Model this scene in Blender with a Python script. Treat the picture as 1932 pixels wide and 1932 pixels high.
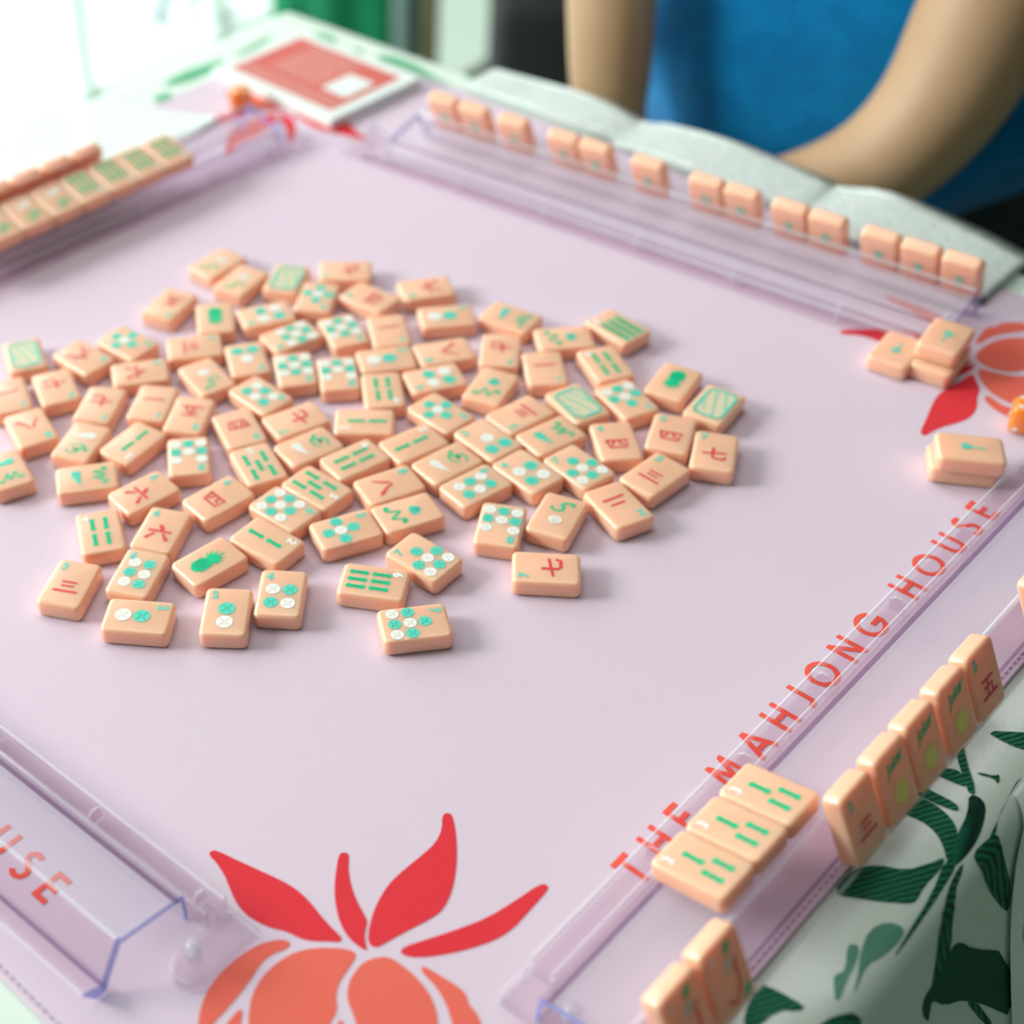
import bpy, bmesh, math, random
from mathutils import Vector, Matrix
for o in list(bpy.data.objects): bpy.data.objects.remove(o)
S = bpy.context.scene
COL = S.collection
R = math.radians

# ------------------------------------------------------------------ camera, light, exposure
cd = bpy.data.cameras.new('camera'); cam = bpy.data.objects.new('camera', cd); COL.objects.link(cam)
cd.sensor_width = 24.0; cd.sensor_fit = 'HORIZONTAL'; cd.lens = 35.929; cd.shift_x = 0.23033; cd.shift_y = -0.0002
cd.clip_start = 0.01; cd.clip_end = 60
cX = Vector((0.70543, 0.70746, -0.04329)); cY = Vector((-0.43669, 0.48191, 0.75965)); cZ = Vector((0.55828, -0.51697, 0.64889))
cam.matrix_world = Matrix((( cX.x, cY.x, cZ.x, 0.36699), (cX.y, cY.y, cZ.y, -0.42203), (cX.z, cY.z, cZ.z, 0.45717), (0, 0, 0, 1)))
cd.dof.use_dof = True; cd.dof.focus_distance = 0.615; cd.dof.aperture_fstop = 3.2
S.camera = cam
S.cycles.transparent_max_bounces = 40
w = bpy.data.worlds.new('sky'); S.world = w; w.use_nodes = True
w.node_tree.nodes['Background'].inputs[0].default_value = (0.86, 1.0, 0.95, 1)
w.node_tree.nodes['Background'].inputs[1].default_value = 1.1
def area(name, loc, target, sx, sy, power, color):
    l = bpy.data.lights.new(name, 'AREA'); l.shape = 'RECTANGLE'; l.size = sx; l.size_y = sy; l.energy = power; l.color = color
    o = bpy.data.objects.new(name, l); COL.objects.link(o); o.location = loc
    o.rotation_euler = (Vector(target) - Vector(loc)).to_track_quat('-Z', 'Y').to_euler(); return o
area('window_daylight', (-2.9, -0.1, 1.05), (0, 0, 0), 3.2, 2.2, 82, (0.97, 1.0, 0.985))
area('window_daylight', (-2.05, -1.75, 1.30), (0, 0, 0), 1.1, 0.8, 108, (1.0, 0.985, 0.96))
l = bpy.data.lights.new('sun', 'SUN'); l.energy = 2.5; l.angle = R(1.5); l.color = (1, .99, .95); o = bpy.data.objects.new('sun', l); COL.objects.link(o); o.rotation_euler = Vector((1.0, .12, -2.0)).to_track_quat('-Z', 'Y').to_euler()
area('added_overhead_fill', (-0.35, 0.25, 1.80), (-0.1, 0.0, 0), 1.3, 1.3, 15, (1.0, 0.975, 0.95))  # unseen overhead fill, added to light the table from above
S.view_settings.view_transform = 'Standard'; S.view_settings.look = 'None'
S.view_settings.exposure = -0.16; S.view_settings.gamma = 1.0; S.view_settings.use_curve_mapping = False

# ------------------------------------------------------------------ helpers
def srgb(r, g, b):
    f = lambda c: (c/255/12.92) if c/255 <= .04045 else ((c/255+.055)/1.055)**2.4
    return (f(r), f(g), f(b), 1)
def mat(name, col, rough=.5, spec=.5, sss=0, sssr=(1, .4, .2), coat=0, metal=0, noise=None, bump=None, sheen=0, var=0):
    m = bpy.data.materials.new(name); m.use_nodes = True; nt = m.node_tree; b = nt.nodes['Principled BSDF']
    b.inputs['Base Color'].default_value = col; b.inputs['Roughness'].default_value = rough
    b.inputs['Specular IOR Level'].default_value = spec; b.inputs['Metallic'].default_value = metal
    b.inputs['Coat Weight'].default_value = coat; b.inputs['Sheen Weight'].default_value = sheen
    if sss:
        b.inputs['Subsurface Weight'].default_value = sss; b.inputs['Subsurface Radius'].default_value = sssr; b.inputs['Subsurface Scale'].default_value = .007
    tc = nt.nodes.new('ShaderNodeTexCoord')
    if noise:
        n = nt.nodes.new('ShaderNodeTexNoise'); n.inputs['Scale'].default_value = noise[0]; n.inputs['Detail'].default_value = 4
        nt.links.new(tc.outputs['Object'], n.inputs['Vector'])
        mx = nt.nodes.new('ShaderNodeMix'); mx.data_type = 'RGBA'
        mx.inputs['A'].default_value = col; mx.inputs['B'].default_value = noise[1]
        rp = nt.nodes.new('ShaderNodeMapRange'); rp.inputs[1].default_value = .35; rp.inputs[2].default_value = .65
        nt.links.new(n.outputs['Fac'], rp.inputs[0]); nt.links.new(rp.outputs[0], mx.inputs['Factor'])
        nt.links.new(mx.outputs['Result'], b.inputs['Base Color'])
    if bump:
        n2 = nt.nodes.new('ShaderNodeTexNoise'); n2.inputs['Scale'].default_value = bump[0]; n2.inputs['Detail'].default_value = 3
        nt.links.new(tc.outputs['Object'], n2.inputs['Vector'])
        bp = nt.nodes.new('ShaderNodeBump'); bp.inputs['Strength'].default_value = bump[1]; bp.inputs['Distance'].default_value = bump[2]
        nt.links.new(n2.outputs['Fac'], bp.inputs['Height']); nt.links.new(bp.outputs['Normal'], b.inputs['Normal'])
    return m
def striped(name, c1, c2, scale, rot=(0, 0, 0), rough=.8):
    m = mat(name, c1, rough, .2); nt = m.node_tree; b = nt.nodes['Principled BSDF']
    tc = nt.nodes.new('ShaderNodeTexCoord'); mp = nt.nodes.new('ShaderNodeMapping'); mp.inputs['Rotation'].default_value = rot
    wv = nt.nodes.new('ShaderNodeTexWave'); wv.inputs['Scale'].default_value = scale; wv.inputs['Distortion'].default_value = 2.5; wv.inputs['Detail'].default_value = 3
    wv.inputs['Detail Scale'].default_value = 1.2
    mx = nt.nodes.new('ShaderNodeMix'); mx.data_type = 'RGBA'; mx.inputs['A'].default_value = c1; mx.inputs['B'].default_value = c2
    nt.links.new(tc.outputs['Object'], mp.inputs['Vector']); nt.links.new(mp.outputs[0], wv.inputs['Vector'])
    nt.links.new(wv.outputs['Fac'], mx.inputs['Factor']); nt.links.new(mx.outputs['Result'], b.inputs['Base Color']); return m
def acrylic(name, tint, milk=0.0, milkcol=(.9, .93, 1, 1), rough=.03, refl=1.0):
    # thin clear plastic: straight-through light plus a fresnel mirror coat, a little milkiness on sawn ends; on rounded edges it paints in the bright highlight
    m = bpy.data.materials.new(name); m.use_nodes = True; nt = m.node_tree; nt.nodes.clear()
    out = nt.nodes.new('ShaderNodeOutputMaterial'); tr = nt.nodes.new('ShaderNodeBsdfTransparent'); tr.inputs[0].default_value = tint
    gl = nt.nodes.new('ShaderNodeBsdfGlossy'); gl.inputs['Roughness'].default_value = rough
    fr = nt.nodes.new('ShaderNodeFresnel'); fr.inputs[0].default_value = 1.49
    mx = nt.nodes.new('ShaderNodeMixShader'); ge = nt.nodes.new('ShaderNodeNewGeometry'); sb = nt.nodes.new('ShaderNodeMath'); sb.operation = 'SUBTRACT'; sb.inputs[0].default_value = 1; nt.links.new(ge.outputs['Backfacing'], sb.inputs[1])
    ml = nt.nodes.new('ShaderNodeMath'); ml.operation = 'MULTIPLY'; hf = nt.nodes.new('ShaderNodeMath'); hf.operation = 'MULTIPLY'; hf.inputs[1].default_value = refl; nt.links.new(fr.outputs[0], hf.inputs[0]); nt.links.new(hf.outputs[0], ml.inputs[0]); nt.links.new(sb.outputs[0], ml.inputs[1])
    nt.links.new(ml.outputs[0], mx.inputs[0]); nt.links.new(tr.outputs[0], mx.inputs[1]); nt.links.new(gl.outputs[0], mx.inputs[2])
    res = mx
    if milk:
        df = nt.nodes.new('ShaderNodeBsdfDiffuse'); df.inputs[0].default_value = milkcol
        m2 = nt.nodes.new('ShaderNodeMixShader'); m2.inputs[0].default_value = milk
        nt.links.new(mx.outputs[0], m2.inputs[1]); nt.links.new(df.outputs[0], m2.inputs[2]); res = m2
    nt.links.new(res.outputs[0], out.inputs[0]); return m
def tag(o, label=None, cat=None, group=None, kind=None):
    if label: o['label'] = label
    if cat: o['category'] = cat
    if group: o['group'] = group
    if kind: o['kind'] = kind
    return o
def new(name, me, mats=(), parent=None, M=None):
    o = bpy.data.objects.new(name, me); COL.objects.link(o)
    if me is not None:
        for m in (mats if isinstance(mats, (list, tuple)) else [mats]):
            if m and m.name not in [x.name for x in me.materials if x]: me.materials.append(m)
    if parent: o.parent = parent
    if M is not None: o.matrix_local = M
    return o
def empty(name, loc=(0, 0, 0), rz=0):
    o = bpy.data.objects.new(name, None); COL.objects.link(o); o.location = loc; o.rotation_euler = (0, 0, rz); o.empty_display_size = .02; return o
def bm2me(bm, name, smooth=True):
    me = bpy.data.meshes.new(name); bm.to_mesh(me); bm.free()
    if smooth:
        for p in me.polygons: p.use_smooth = True
    return me
def box(bm, a, b, mi=0, M=None):
    r = bmesh.ops.create_cube(bm, size=1); v = r['verts']
    c = [(a[i]+b[i])/2 for i in range(3)]; s = [abs(b[i]-a[i]) for i in range(3)]
    for q in v:
        q.co = Vector((q.co.x*s[0]+c[0], q.co.y*s[1]+c[1], q.co.z*s[2]+c[2]))
        if M: q.co = M @ q.co
    for f in {f for q in v for f in q.link_faces}: f.material_index = mi
    return v
def bevel(bm, off, seg=2, ang=40):
    es = [e for e in bm.edges if len(e.link_faces) == 2 and e.calc_face_angle(0) > R(ang)]
    bmesh.ops.bevel(bm, geom=es, offset=off, segments=seg, affect='EDGES', profile=.5)
def poly(bm, pts, z=0, mi=0):
    vs = [bm.verts.new((p[0], p[1], z if len(p) < 3 else p[2])) for p in pts]
    ar = sum(pts[i][0]*pts[(i+1) % len(pts)][1]-pts[(i+1) % len(pts)][0]*pts[i][1] for i in range(len(pts)))
    if ar < 0: vs.reverse()
    es = [bm.edges.new((vs[i], vs[(i+1) % len(vs)])) for i in range(len(vs))]
    r = bmesh.ops.triangle_fill(bm, use_beauty=True, use_dissolve=False, edges=es, normal=(0, 0, 1))
    for f in r['geom']:
        if isinstance(f, bmesh.types.BMFace): f.material_index = mi
def smoothpoly(pts, n=1):
    for _ in range(n):
        q = []
        for i in range(len(pts)):
            a, b = Vector(pts[i]), Vector(pts[(i+1) % len(pts)]); q += [tuple(a*.75+b*.25), tuple(a*.25+b*.75)]
        pts = q
    return pts
def disc(bm, x, y, r, z=0, mi=0, n=24, ry=None, rot=0):
    ry = ry or r; c, s = math.cos(rot), math.sin(rot)
    vs = []
    for k in range(n):
        u, v = r*math.cos(2*math.pi*k/n), ry*math.sin(2*math.pi*k/n); vs.append(bm.verts.new((x+u*c-v*s, y+u*s+v*c, z)))
    bm.faces.new(vs).material_index = mi
def stroke(bm, pts, w, z=0, mi=0, taper=None):
    # flat brush stroke along a polyline, width w (or list of widths)
    n = len(pts); ws = w if isinstance(w, (list, tuple)) else [w]*n
    L = []; Rr = []
    for i, p in enumerate(pts):
        a = Vector(pts[max(i-1, 0)]); b = Vector(pts[min(i+1, n-1)]); d = (b-a).normalized() if (b-a).length > 0 else Vector((1, 0)); nrm = Vector((-d.y, d.x))*ws[i]/2
        L.append(bm.verts.new((p[0]+nrm.x, p[1]+nrm.y, z))); Rr.append(bm.verts.new((p[0]-nrm.x, p[1]-nrm.y, z)))
    for i in range(n-1): bm.faces.new((Rr[i], Rr[i+1], L[i+1], L[i])).material_index = mi
def curve_pts(ctrl, n=8):
    # Catmull-Rom
    out = []; P = [Vector(c) for c in ctrl]
    for i in range(len(P)-1):
        p0 = P[max(i-1, 0)]; p1 = P[i]; p2 = P[i+1]; p3 = P[min(i+2, len(P)-1)]
        for k in range(n):
            t = k/n; out.append(.5*((2*p1)+(-p0+p2)*t+(2*p0-5*p1+4*p2-p3)*t*t+(-p0+3*p1-3*p2+p3)*t**3))
    out.append(P[-1]); return out
def text_mesh(body, size, extra=0.0, space=1.0, shear=0, align='CENTER'):
    cu = bpy.data.curves.new('lettering', 'FONT'); cu.body = body; cu.size = size; cu.offset = extra; cu.space_character = space; cu.shear = shear
    cu.align_x = align; cu.align_y = 'CENTER' if align == 'CENTER' else 'TOP_BASELINE'; cu.resolution_u = 3
    o = bpy.data.objects.new('t', cu); COL.objects.link(o)
    dg = bpy.context.evaluated_depsgraph_get(); me = bpy.data.meshes.new_from_object(o.evaluated_get(dg)); bpy.data.objects.remove(o)
    me.materials.clear(); return me
def add_mesh(bm, me, M, mi=0):
    n0 = len(bm.faces); nv = len(bm.verts); bm.from_mesh(me); bm.verts.ensure_lookup_table(); bm.faces.ensure_lookup_table()
    for v in bm.verts[nv:]: v.co = M @ v.co
    for f in bm.faces[n0:]: f.material_index = mi
def tube(bm, pts, r, n=10, mi=0, cap=True):
    pts = [Vector(p) for p in pts]; rs = r if isinstance(r, (list, tuple)) else [r]*len(pts); rings = []
    up = Vector((0, 0, 1))
    for i, p in enumerate(pts):
        d = (pts[min(i+1, len(pts)-1)]-pts[max(i-1, 0)]).normalized()
        a = d.cross(up if abs(d.z) < .95 else Vector((1, 0, 0))).normalized(); b = a.cross(d)
        rings.append([bm.verts.new(p+(a*math.cos(2*math.pi*k/n)+b*math.sin(2*math.pi*k/n))*rs[i]) for k in range(n)])
    for i in range(len(rings)-1):
        for k in range(n): bm.faces.new((rings[i][k], rings[i+1][k], rings[i+1][(k+1) % n], rings[i][(k+1) % n])).material_index = mi
    if cap:
        bm.faces.new(rings[0]).material_index = mi; bm.faces.new(rings[-1][::-1]).material_index = mi
def loft(bm, rings, mi=0, cap=True):
    V = [[bm.verts.new(p) for p in r] for r in rings]; n = len(V[0])
    for i in range(len(V)-1):
        for k in range(n): bm.faces.new((V[i][k], V[i][(k+1) % n], V[i+1][(k+1) % n], V[i+1][k])).material_index = mi
    if cap: bm.faces.new(V[0][::-1]); bm.faces.new(V[-1])
def ellring(c, rx, ry, n=32, p=2.0, rz=0, wob=0):
    out = []
    for k in range(n):
        a = 2*math.pi*k/n; ca, sa = math.cos(a), math.sin(a)
        x = rx*math.copysign(abs(ca)**(2/p), ca)*(1+wob*math.sin(7*a)); y = ry*math.copysign(abs(sa)**(2/p), sa)*(1+wob*math.sin(7*a))
        out.append((c[0]+x*math.cos(rz)-y*math.sin(rz), c[1]+x*math.sin(rz)+y*math.cos(rz), c[2]))
    return out

# ------------------------------------------------------------------ materials
M_peach = mat('peach_resin', (.97, .53, .362, 1), .28, .5, sss=.85, sssr=(1, .36, .22), coat=.4)
M_teal = mat('turquoise_paint', (.10, .66, .50, 1), .35)
M_tealD = mat('turquoise_groove', (.03, .42, .33, 1), .4)
M_white = mat('white_paint', (.88, .88, .84, 1), .4)
M_whiteG = mat('white_paint_groove', (.72, .60, .48, 1), .4)
M_green = mat('green_paint', (.0, .56, .26, 1), .3)
M_greenD = mat('green_groove', (.0, .36, .16, 1), .35)
M_red = mat('red_paint', (.76, .055, .07, 1), .35)
M_yellow = mat('yellow_paint', (.92, .76, .22, 1), .45)
M_matc = mat('lilac_neoprene', (.70, .57, .68, 1), .85, .15, bump=(1800, .25, .0004))
M_matred = mat('print_red', (.72, .035, .05, 1), .8, .2)
M_matcoral = mat('print_coral', (.78, .14, .10, 1), .8, .2)
M_text = mat('print_letters', (.88, .11, .075, 1), .8, .2)
M_stitch = mat('lilac_stitching', (.40, .31, .42, 1), .8)
M_acr = acrylic('clear_acrylic', (.955, .925, .94, 1), refl=.45)
M_clear = acrylic('clear_moulded_plastic', (.95, .95, .97, 1), .10)
M_shadeline = acrylic('acrylic_painted_shade_line', (.62, .53, .66, 1), refl=.4)  # purple shadow lines of the rack corners, put into the tint
M_edge = acrylic('acrylic_edge_highlight', (.95, .95, .99, 1), .26, (.93, .96, 1, 1), .12)  # diffuse white mixed in as a painted edge highlight
M_cut = acrylic('acrylic_cut_end', (.62, .68, .98, 1), .55, (.36, .42, .92, 1), .2)
M_cloth = mat('white_cotton_cloth', (.72, .82, .75, 1), .9, .1, bump=(900, .35, .0006))
M_leaf = striped('printed_leaf_green', (.022, .20, .10, 1), (.003, .045, .02, 1), 150, (0, 0, .5))
M_leaf2 = striped('printed_cord_green', (.010, .15, .09, 1), (.001, .03, .018, 1), 90, (0, 1.5708, .1))
M_leafpale = mat('printed_pod_green', (.10, .30, .20, 1), .85)
M_leaflight = mat('printed_leaf_light', (.10, .42, .22, 1), .85)
M_dice = mat('orange_translucent_plastic', (1.0, .27, .03, 1), .12, .5, sss=.6, sssr=(1, .5, .1), coat=.6)
M_paper = mat('white_card_stock', (.80, .86, .84, 1), .55)
M_papergloss = mat('laminated_card', (.80, .87, .85, 1), .07, .9, coat=1)
M_bookred = mat('booklet_red', (.66, .13, .11, 1), .5)
M_bookpink = mat('booklet_pale_print', (.80, .42, .38, 1), .5)
M_skin = mat('skin', (.50, .32, .185, 1), .5, .4, sss=.12, sssr=(1, .4, .2), noise=(9, (.42, .26, .145, 1)))
M_shirt = mat('blue_knit', (.0, .32, .72, 1), .95, .1, noise=(45, (.0, .25, .62, 1)), bump=(260, .6, .002), sheen=.3)
M_jeans = mat('dark_denim', (.006, .014, .022, 1), .9, noise=(60, (.012, .022, .03, 1)))
M_hair = mat('dark_brown_hair', (.03, .016, .01, 1), .6)
M_dress = mat('green_cotton', (.0, .30, .12, 1), .85, noise=(8, (.0, .17, .08, 1)))
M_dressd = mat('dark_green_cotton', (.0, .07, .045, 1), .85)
M_strap = mat('grey_blue_fabric', (.28, .38, .38, 1), .8)
M_chair = mat('olive_bamboo_wood', (.10, .085, .035, 1), .5)
M_black = mat('black_fabric', (.008, .009, .010, 1), .8)
M_metal = mat('brushed_metal', (.42, .45, .44, 1), .35, metal=.4)
M_floor = mat('pale_floor', (.52, .60, .53, 1), .5, noise=(2, (.47, .55, .48, 1)))
M_wall = mat('painted_wall', (.10, .13, .11, 1), .9)
M_ceil = mat('painted_ceiling', (.26, .26, .25, 1), .9)
M_frame = mat('white_window_frame', (.82, .90, .87, 1), .5)
M_pave = mat('pale_paving', (.80, .85, .82, 1), .9, noise=(3, (.74, .80, .77, 1)))
M_glass = acrylic('window_glass', (.96, .99, .98, 1))
M_blue = mat('blue_grey_plastic', (.05, .14, .22, 1), .5)
M_table = mat('table_board', (.35, .25, .17, 1), .6)

# ------------------------------------------------------------------ the setting
FZ = -.74
def struct(name, boxes, m):
    bm = bmesh.new()
    for a, b in boxes: box(bm, a, b)
    return tag(new(name, bm2me(bm, name, False), m), kind='structure')
struct('floor', [((-1.70, -2.2, FZ-.05), (2.2, 3.2, FZ))], M_floor)
struct('ceiling', [((-1.72, -2.2, 1.9), (2.2, 3.2, 1.95))], M_ceil)
struct('wall_right', [((2.2, -2.25, FZ), (2.25, 3.25, 1.9))], M_wall)
struct('wall_front', [((-1.75, -2.25, FZ), (2.2, -2.2, 1.9))], M_wall)
struct('wall_back', [((-1.75, 3.2, FZ), (2.2, 3.25, 1.9))], M_wall)
struct('wall_left', [((-1.75, -2.2, 1.7), (-1.70, 3.2, 1.9))], M_wall)
struct('terrace_ground', [((-9, -6, FZ-.06), (-1.76, 9, FZ-.01))], M_pave)
wy = [-2.2, -1.32, -.44, .44, 1.11, 1.43, 2.2, 3.2]
for i in range(len(wy)-1):
    a, b = wy[i], wy[i+1]
    bm = bmesh.new()
    box(bm, (-1.745, a, FZ), (-1.705, a+.010, 1.7)); box(bm, (-1.745, b-.010, FZ), (-1.705, b, 1.7))
    box(bm, (-1.745, a+.010, FZ), (-1.705, b-.010, FZ+.008)); box(bm, (-1.745, a+.010, 1.66), (-1.705, b-.010, 1.7))
    wf = tag(new('window_%d' % (i+1), bm2me(bm, 'window_frame', False), M_frame), kind='structure')
    bm = bmesh.new(); box(bm, (-1.729, a+.010, FZ+.008), (-1.723, b-.010, 1.66)); new('glass_pane', bm2me(bm, 'glass_pane', False), M_glass, wf)

# ------------------------------------------------------------------ table and cloth
CX0, CX1, CY0, CY1 = -.425, .281, -.345, .352
RAD = .014
bm = bmesh.new(); box(bm, (CX0+.012, CY0+.012, -.034), (CX1-.003, CY1-.012, -.0075)); me = bm2me(bm, 'top', False)
tb = empty('folding_table', (-.07, 0, FZ)); tag(tb, 'square folding table hidden beneath the leaf-print cloth', 'table')
tt = new('table_top', me, M_table, tb, Matrix.Translation((.07, 0, -FZ)))
bml = bmesh.new(); box(bml, (-.015, -.015, 0), (.015, .015, -FZ-.034)); bevel(bml, .003, 1); lme = bm2me(bml, 'leg', False)
for sx, sy in ((-.31, -.30), (.31, -.30), (-.31, .30), (.31, .30)): new('leg', lme, M_metal, tb, Matrix.Translation((sx, sy, 0)))
def side(d):   # drape profile beyond an edge: distance d past the bend start -> (outward, z)
    a = d/RAD
    if a < 1.4: return RAD*math.sin(a), -.002-RAD*(1-math.cos(a))
    e = d-1.4*RAD; return RAD*math.sin(1.4)+e*math.cos(1.4), -.002-RAD*(1-math.cos(1.4))-e*math.sin(1.4)
def cloth_pt(s, t, lift=0):
    # s along x, t along y measured on the cloth; outside the table square the cloth bends down
    ox = s-CX1 if s > CX1 else (CX0-s if s < CX0 else 0); oy = t-CY1 if t > CY1 else (CY0-t if t < CY0 else 0)
    x, y, z = min(max(s, CX0), CX1), min(max(t, CY0), CY1), -.002
    if ox > 0 or oy > 0:
        d = math.hypot(ox, oy); o, z = side(d)
        if ox > 0 and oy <= 0: fold = .004*math.sin(y*38)*min(1, max(0, d-.05)*8); o += abs(fold)
        if oy > 0 and ox <= 0: fold = .006*math.sin(x*33)*min(1, max(0, d-.05)*8); o += abs(fold)
        ux, uy = ox/d, oy/d
        if ox > 0 and oy > 0: o *= 1+.9*abs(math.sin(2*math.atan2(oy, ox)))*min(1, d*3)
        x += o*ux*(1 if s > CX1 else -1); y += o*uy*(1 if t > CY1 else -1)
        x += lift*ux*(1 if s > CX1 else -1)*min(1, d/.02); y += lift*uy*(1 if t > CY1 else -1)*min(1, d/.02)
    return Vector((x, y, z+lift*(1 if max(ox, oy) <= 0 else .4)))
def axis_samples(a, b, ext):
    v = [a-ext+ext*i/48 for i in range(44)]+[a-.03, a-.024, a-.018, a-.013, a-.009, a-.005, a]
    m = [a+(b-a)*i/90 for i in range(1, 90)]
    return v+m+[b, b+.005, b+.009, b+.013, b+.018, b+.024, b+.03]+[b+ext*i/48 for i in range(5, 49)]
bm = bmesh.new(); xs = axis_samples(CX0, CX1, .36); ys = axis_samples(CY0, CY1, .36)
G = [[bm.verts.new(cloth_pt(x, y)) for y in ys] for x in xs]
for i in range(len(xs)-1):
    for j in range(len(ys)-1): bm.faces.new((G[i][j], G[i+1][j], G[i+1][j+1], G[i][j+1]))
CLOTH_LEAVES = {'P1':[(0.2626,-0.0710),(0.2629,-0.0560),(0.2684,-0.0487),(0.2766,-0.0443),(0.2813,-0.0354),(0.2837,-0.0289),(0.2851,-0.0345),(0.2843,-0.0459),(0.2856,-0.0531),(0.2836,-0.0565),(0.2784,-0.0612),(0.2695,-0.0669)],
'P2':[(0.2619,-0.0227),(0.2614,-0.0126),(0.2681,-0.0099),(0.2771,-0.0118),(0.2829,-0.0172),(0.2871,-0.0256),(0.2854,-0.0309),(0.2816,-0.0261),(0.2764,-0.0218),(0.2698,-0.0204)],
'P3':[(0.2764,0.0032),(0.2819,0.0039),(0.2853,-0.0009),(0.2885,-0.0121),(0.2889,-0.0232),(0.2876,-0.0314),(0.2857,-0.0305),(0.2822,-0.0180),(0.2805,-0.0061)],
'P4':[(0.2583,0.0275),(0.2596,0.0306),(0.2677,0.0176),(0.2786,0.0052),(0.2767,0.0026),(0.2729,0.0070),(0.2655,0.0155)],
'P5':[(0.2899,-0.0193),(0.2913,-0.0074),(0.2925,-0.0032),(0.2985,-0.0035),(0.3158,0.0042),(0.3323,0.0110),(0.3485,0.0127),(0.3333,0.0011),(0.3100,-0.0134),(0.2944,-0.0198)],
'P6':[(0.2868,0.0266),(0.2871,0.0162),(0.2890,0.0022),(0.2927,-0.0046),(0.2915,-0.0097),(0.2891,0.0041),(0.2865,0.0181)],
'P7':[(0.2839,-0.0294),(0.2882,-0.0273),(0.2897,-0.0415),(0.2905,-0.0553),(0.2911,-0.0704),(0.2910,-0.0779),(0.2897,-0.0678),(0.2879,-0.0470)],
'P8':[(0.2891,-0.0286),(0.2901,-0.0248),(0.2944,-0.0383),(0.3062,-0.0402),(0.3200,-0.0380),(0.3295,-0.0437),(0.3325,-0.0515),(0.3153,-0.0500),(0.2975,-0.0499),(0.2909,-0.0390)],
'P9':[(0.3208,-0.0379),(0.3254,-0.0298),(0.3384,-0.0201),(0.3744,0.0164),(0.4256,0.0284),(0.3920,0.0011),(0.3635,-0.0233),(0.3504,-0.0406),(0.3370,-0.0509),(0.3445,-0.0518),(0.3477,-0.0529),(0.3376,-0.0579),(0.3302,-0.0569),(0.3295,-0.0499)],
'P10':[(0.2772,-0.0860),(0.2789,-0.0836),(0.2811,-0.0844),(0.2829,-0.0907),(0.2836,-0.0972),(0.2864,-0.1088),(0.2802,-0.1007),(0.2805,-0.0982),(0.2817,-0.0949)],
'P10b':[(0.2795,-0.0755),(0.2821,-0.0681),(0.2877,-0.0651),(0.2892,-0.0691),(0.2879,-0.0804),(0.2855,-0.0878),(0.2886,-0.1013),(0.2849,-0.0922),(0.2816,-0.0848)],
'P11':[(0.2637,-0.1191),(0.2694,-0.1173),(0.2794,-0.1162),(0.2786,-0.1191),(0.2731,-0.1236),(0.2716,-0.1367),(0.2666,-0.1346)],
'P12':[(0.2856,-0.1188),(0.2877,-0.1114),(0.2928,-0.1029),(0.3019,-0.1038),(0.2860,-0.1237)],
'P13':[(0.2618,0.0066),(0.2697,0.0113),(0.2750,0.0050),(0.2693,0.0036),(0.2626,0.0028)],
'P14':[(0.2615,-0.0055),(0.2663,-0.0054),(0.2756,-0.0046),(0.2780,-0.0075),(0.2722,-0.0095),(0.2622,-0.0110)],
'P15':[(0.2741,0.0144),(0.2797,0.0171),(0.2802,0.0188),(0.2818,0.0172),(0.2821,0.0143),(0.2800,0.0159),(0.2746,0.0135)],
'P16':[(0.3635,-0.0233),(0.3756,-0.0112),(0.4172,0.0131),(0.4080,0.0041)],
'P17':[(0.2666,0.0353),(0.2780,0.0448),(0.2848,0.0499),(0.2888,0.0430),(0.2819,0.0364),(0.2755,0.0350)]}
FLAT_LEAVES = {'f0':[(-0.3901,0.3424),(-0.3662,0.3452),(-0.3563,0.3264),(-0.3711,0.3271)],
'f1':[(-0.3315,0.3411),(-0.3045,0.3498),(-0.2571,0.3366),(-0.2254,0.3317),(-0.2375,0.3216),(-0.2722,0.3240),(-0.2985,0.3292)],
'f2':[(-0.3490,0.3324),(-0.3392,0.3440),(-0.3236,0.3161),(-0.3326,0.3176)],
'f3':[(-0.4063,0.2070),(-0.4119,0.2318),(-0.4074,0.2580),(-0.4025,0.2689),(-0.3947,0.2462),(-0.3965,0.2228)],
'f4':[(-0.4025,0.2689),(-0.4078,0.3111),(-0.4045,0.3186),(-0.3985,0.2859)],
'f5':[(-0.3981,0.1925),(-0.3963,0.2079),(-0.3837,0.2014),(-0.3873,0.1901)],
'f6':[(-0.2608,0.3550),(-0.2511,0.3630),(-0.2390,0.3623),(-0.2431,0.3504)],
'f7':[(-0.4483,0.1021),(-0.4455,0.1268),(-0.4348,0.1833),(-0.4275,0.1819),(-0.4324,0.1256),(-0.4401,0.0959)]}
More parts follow.
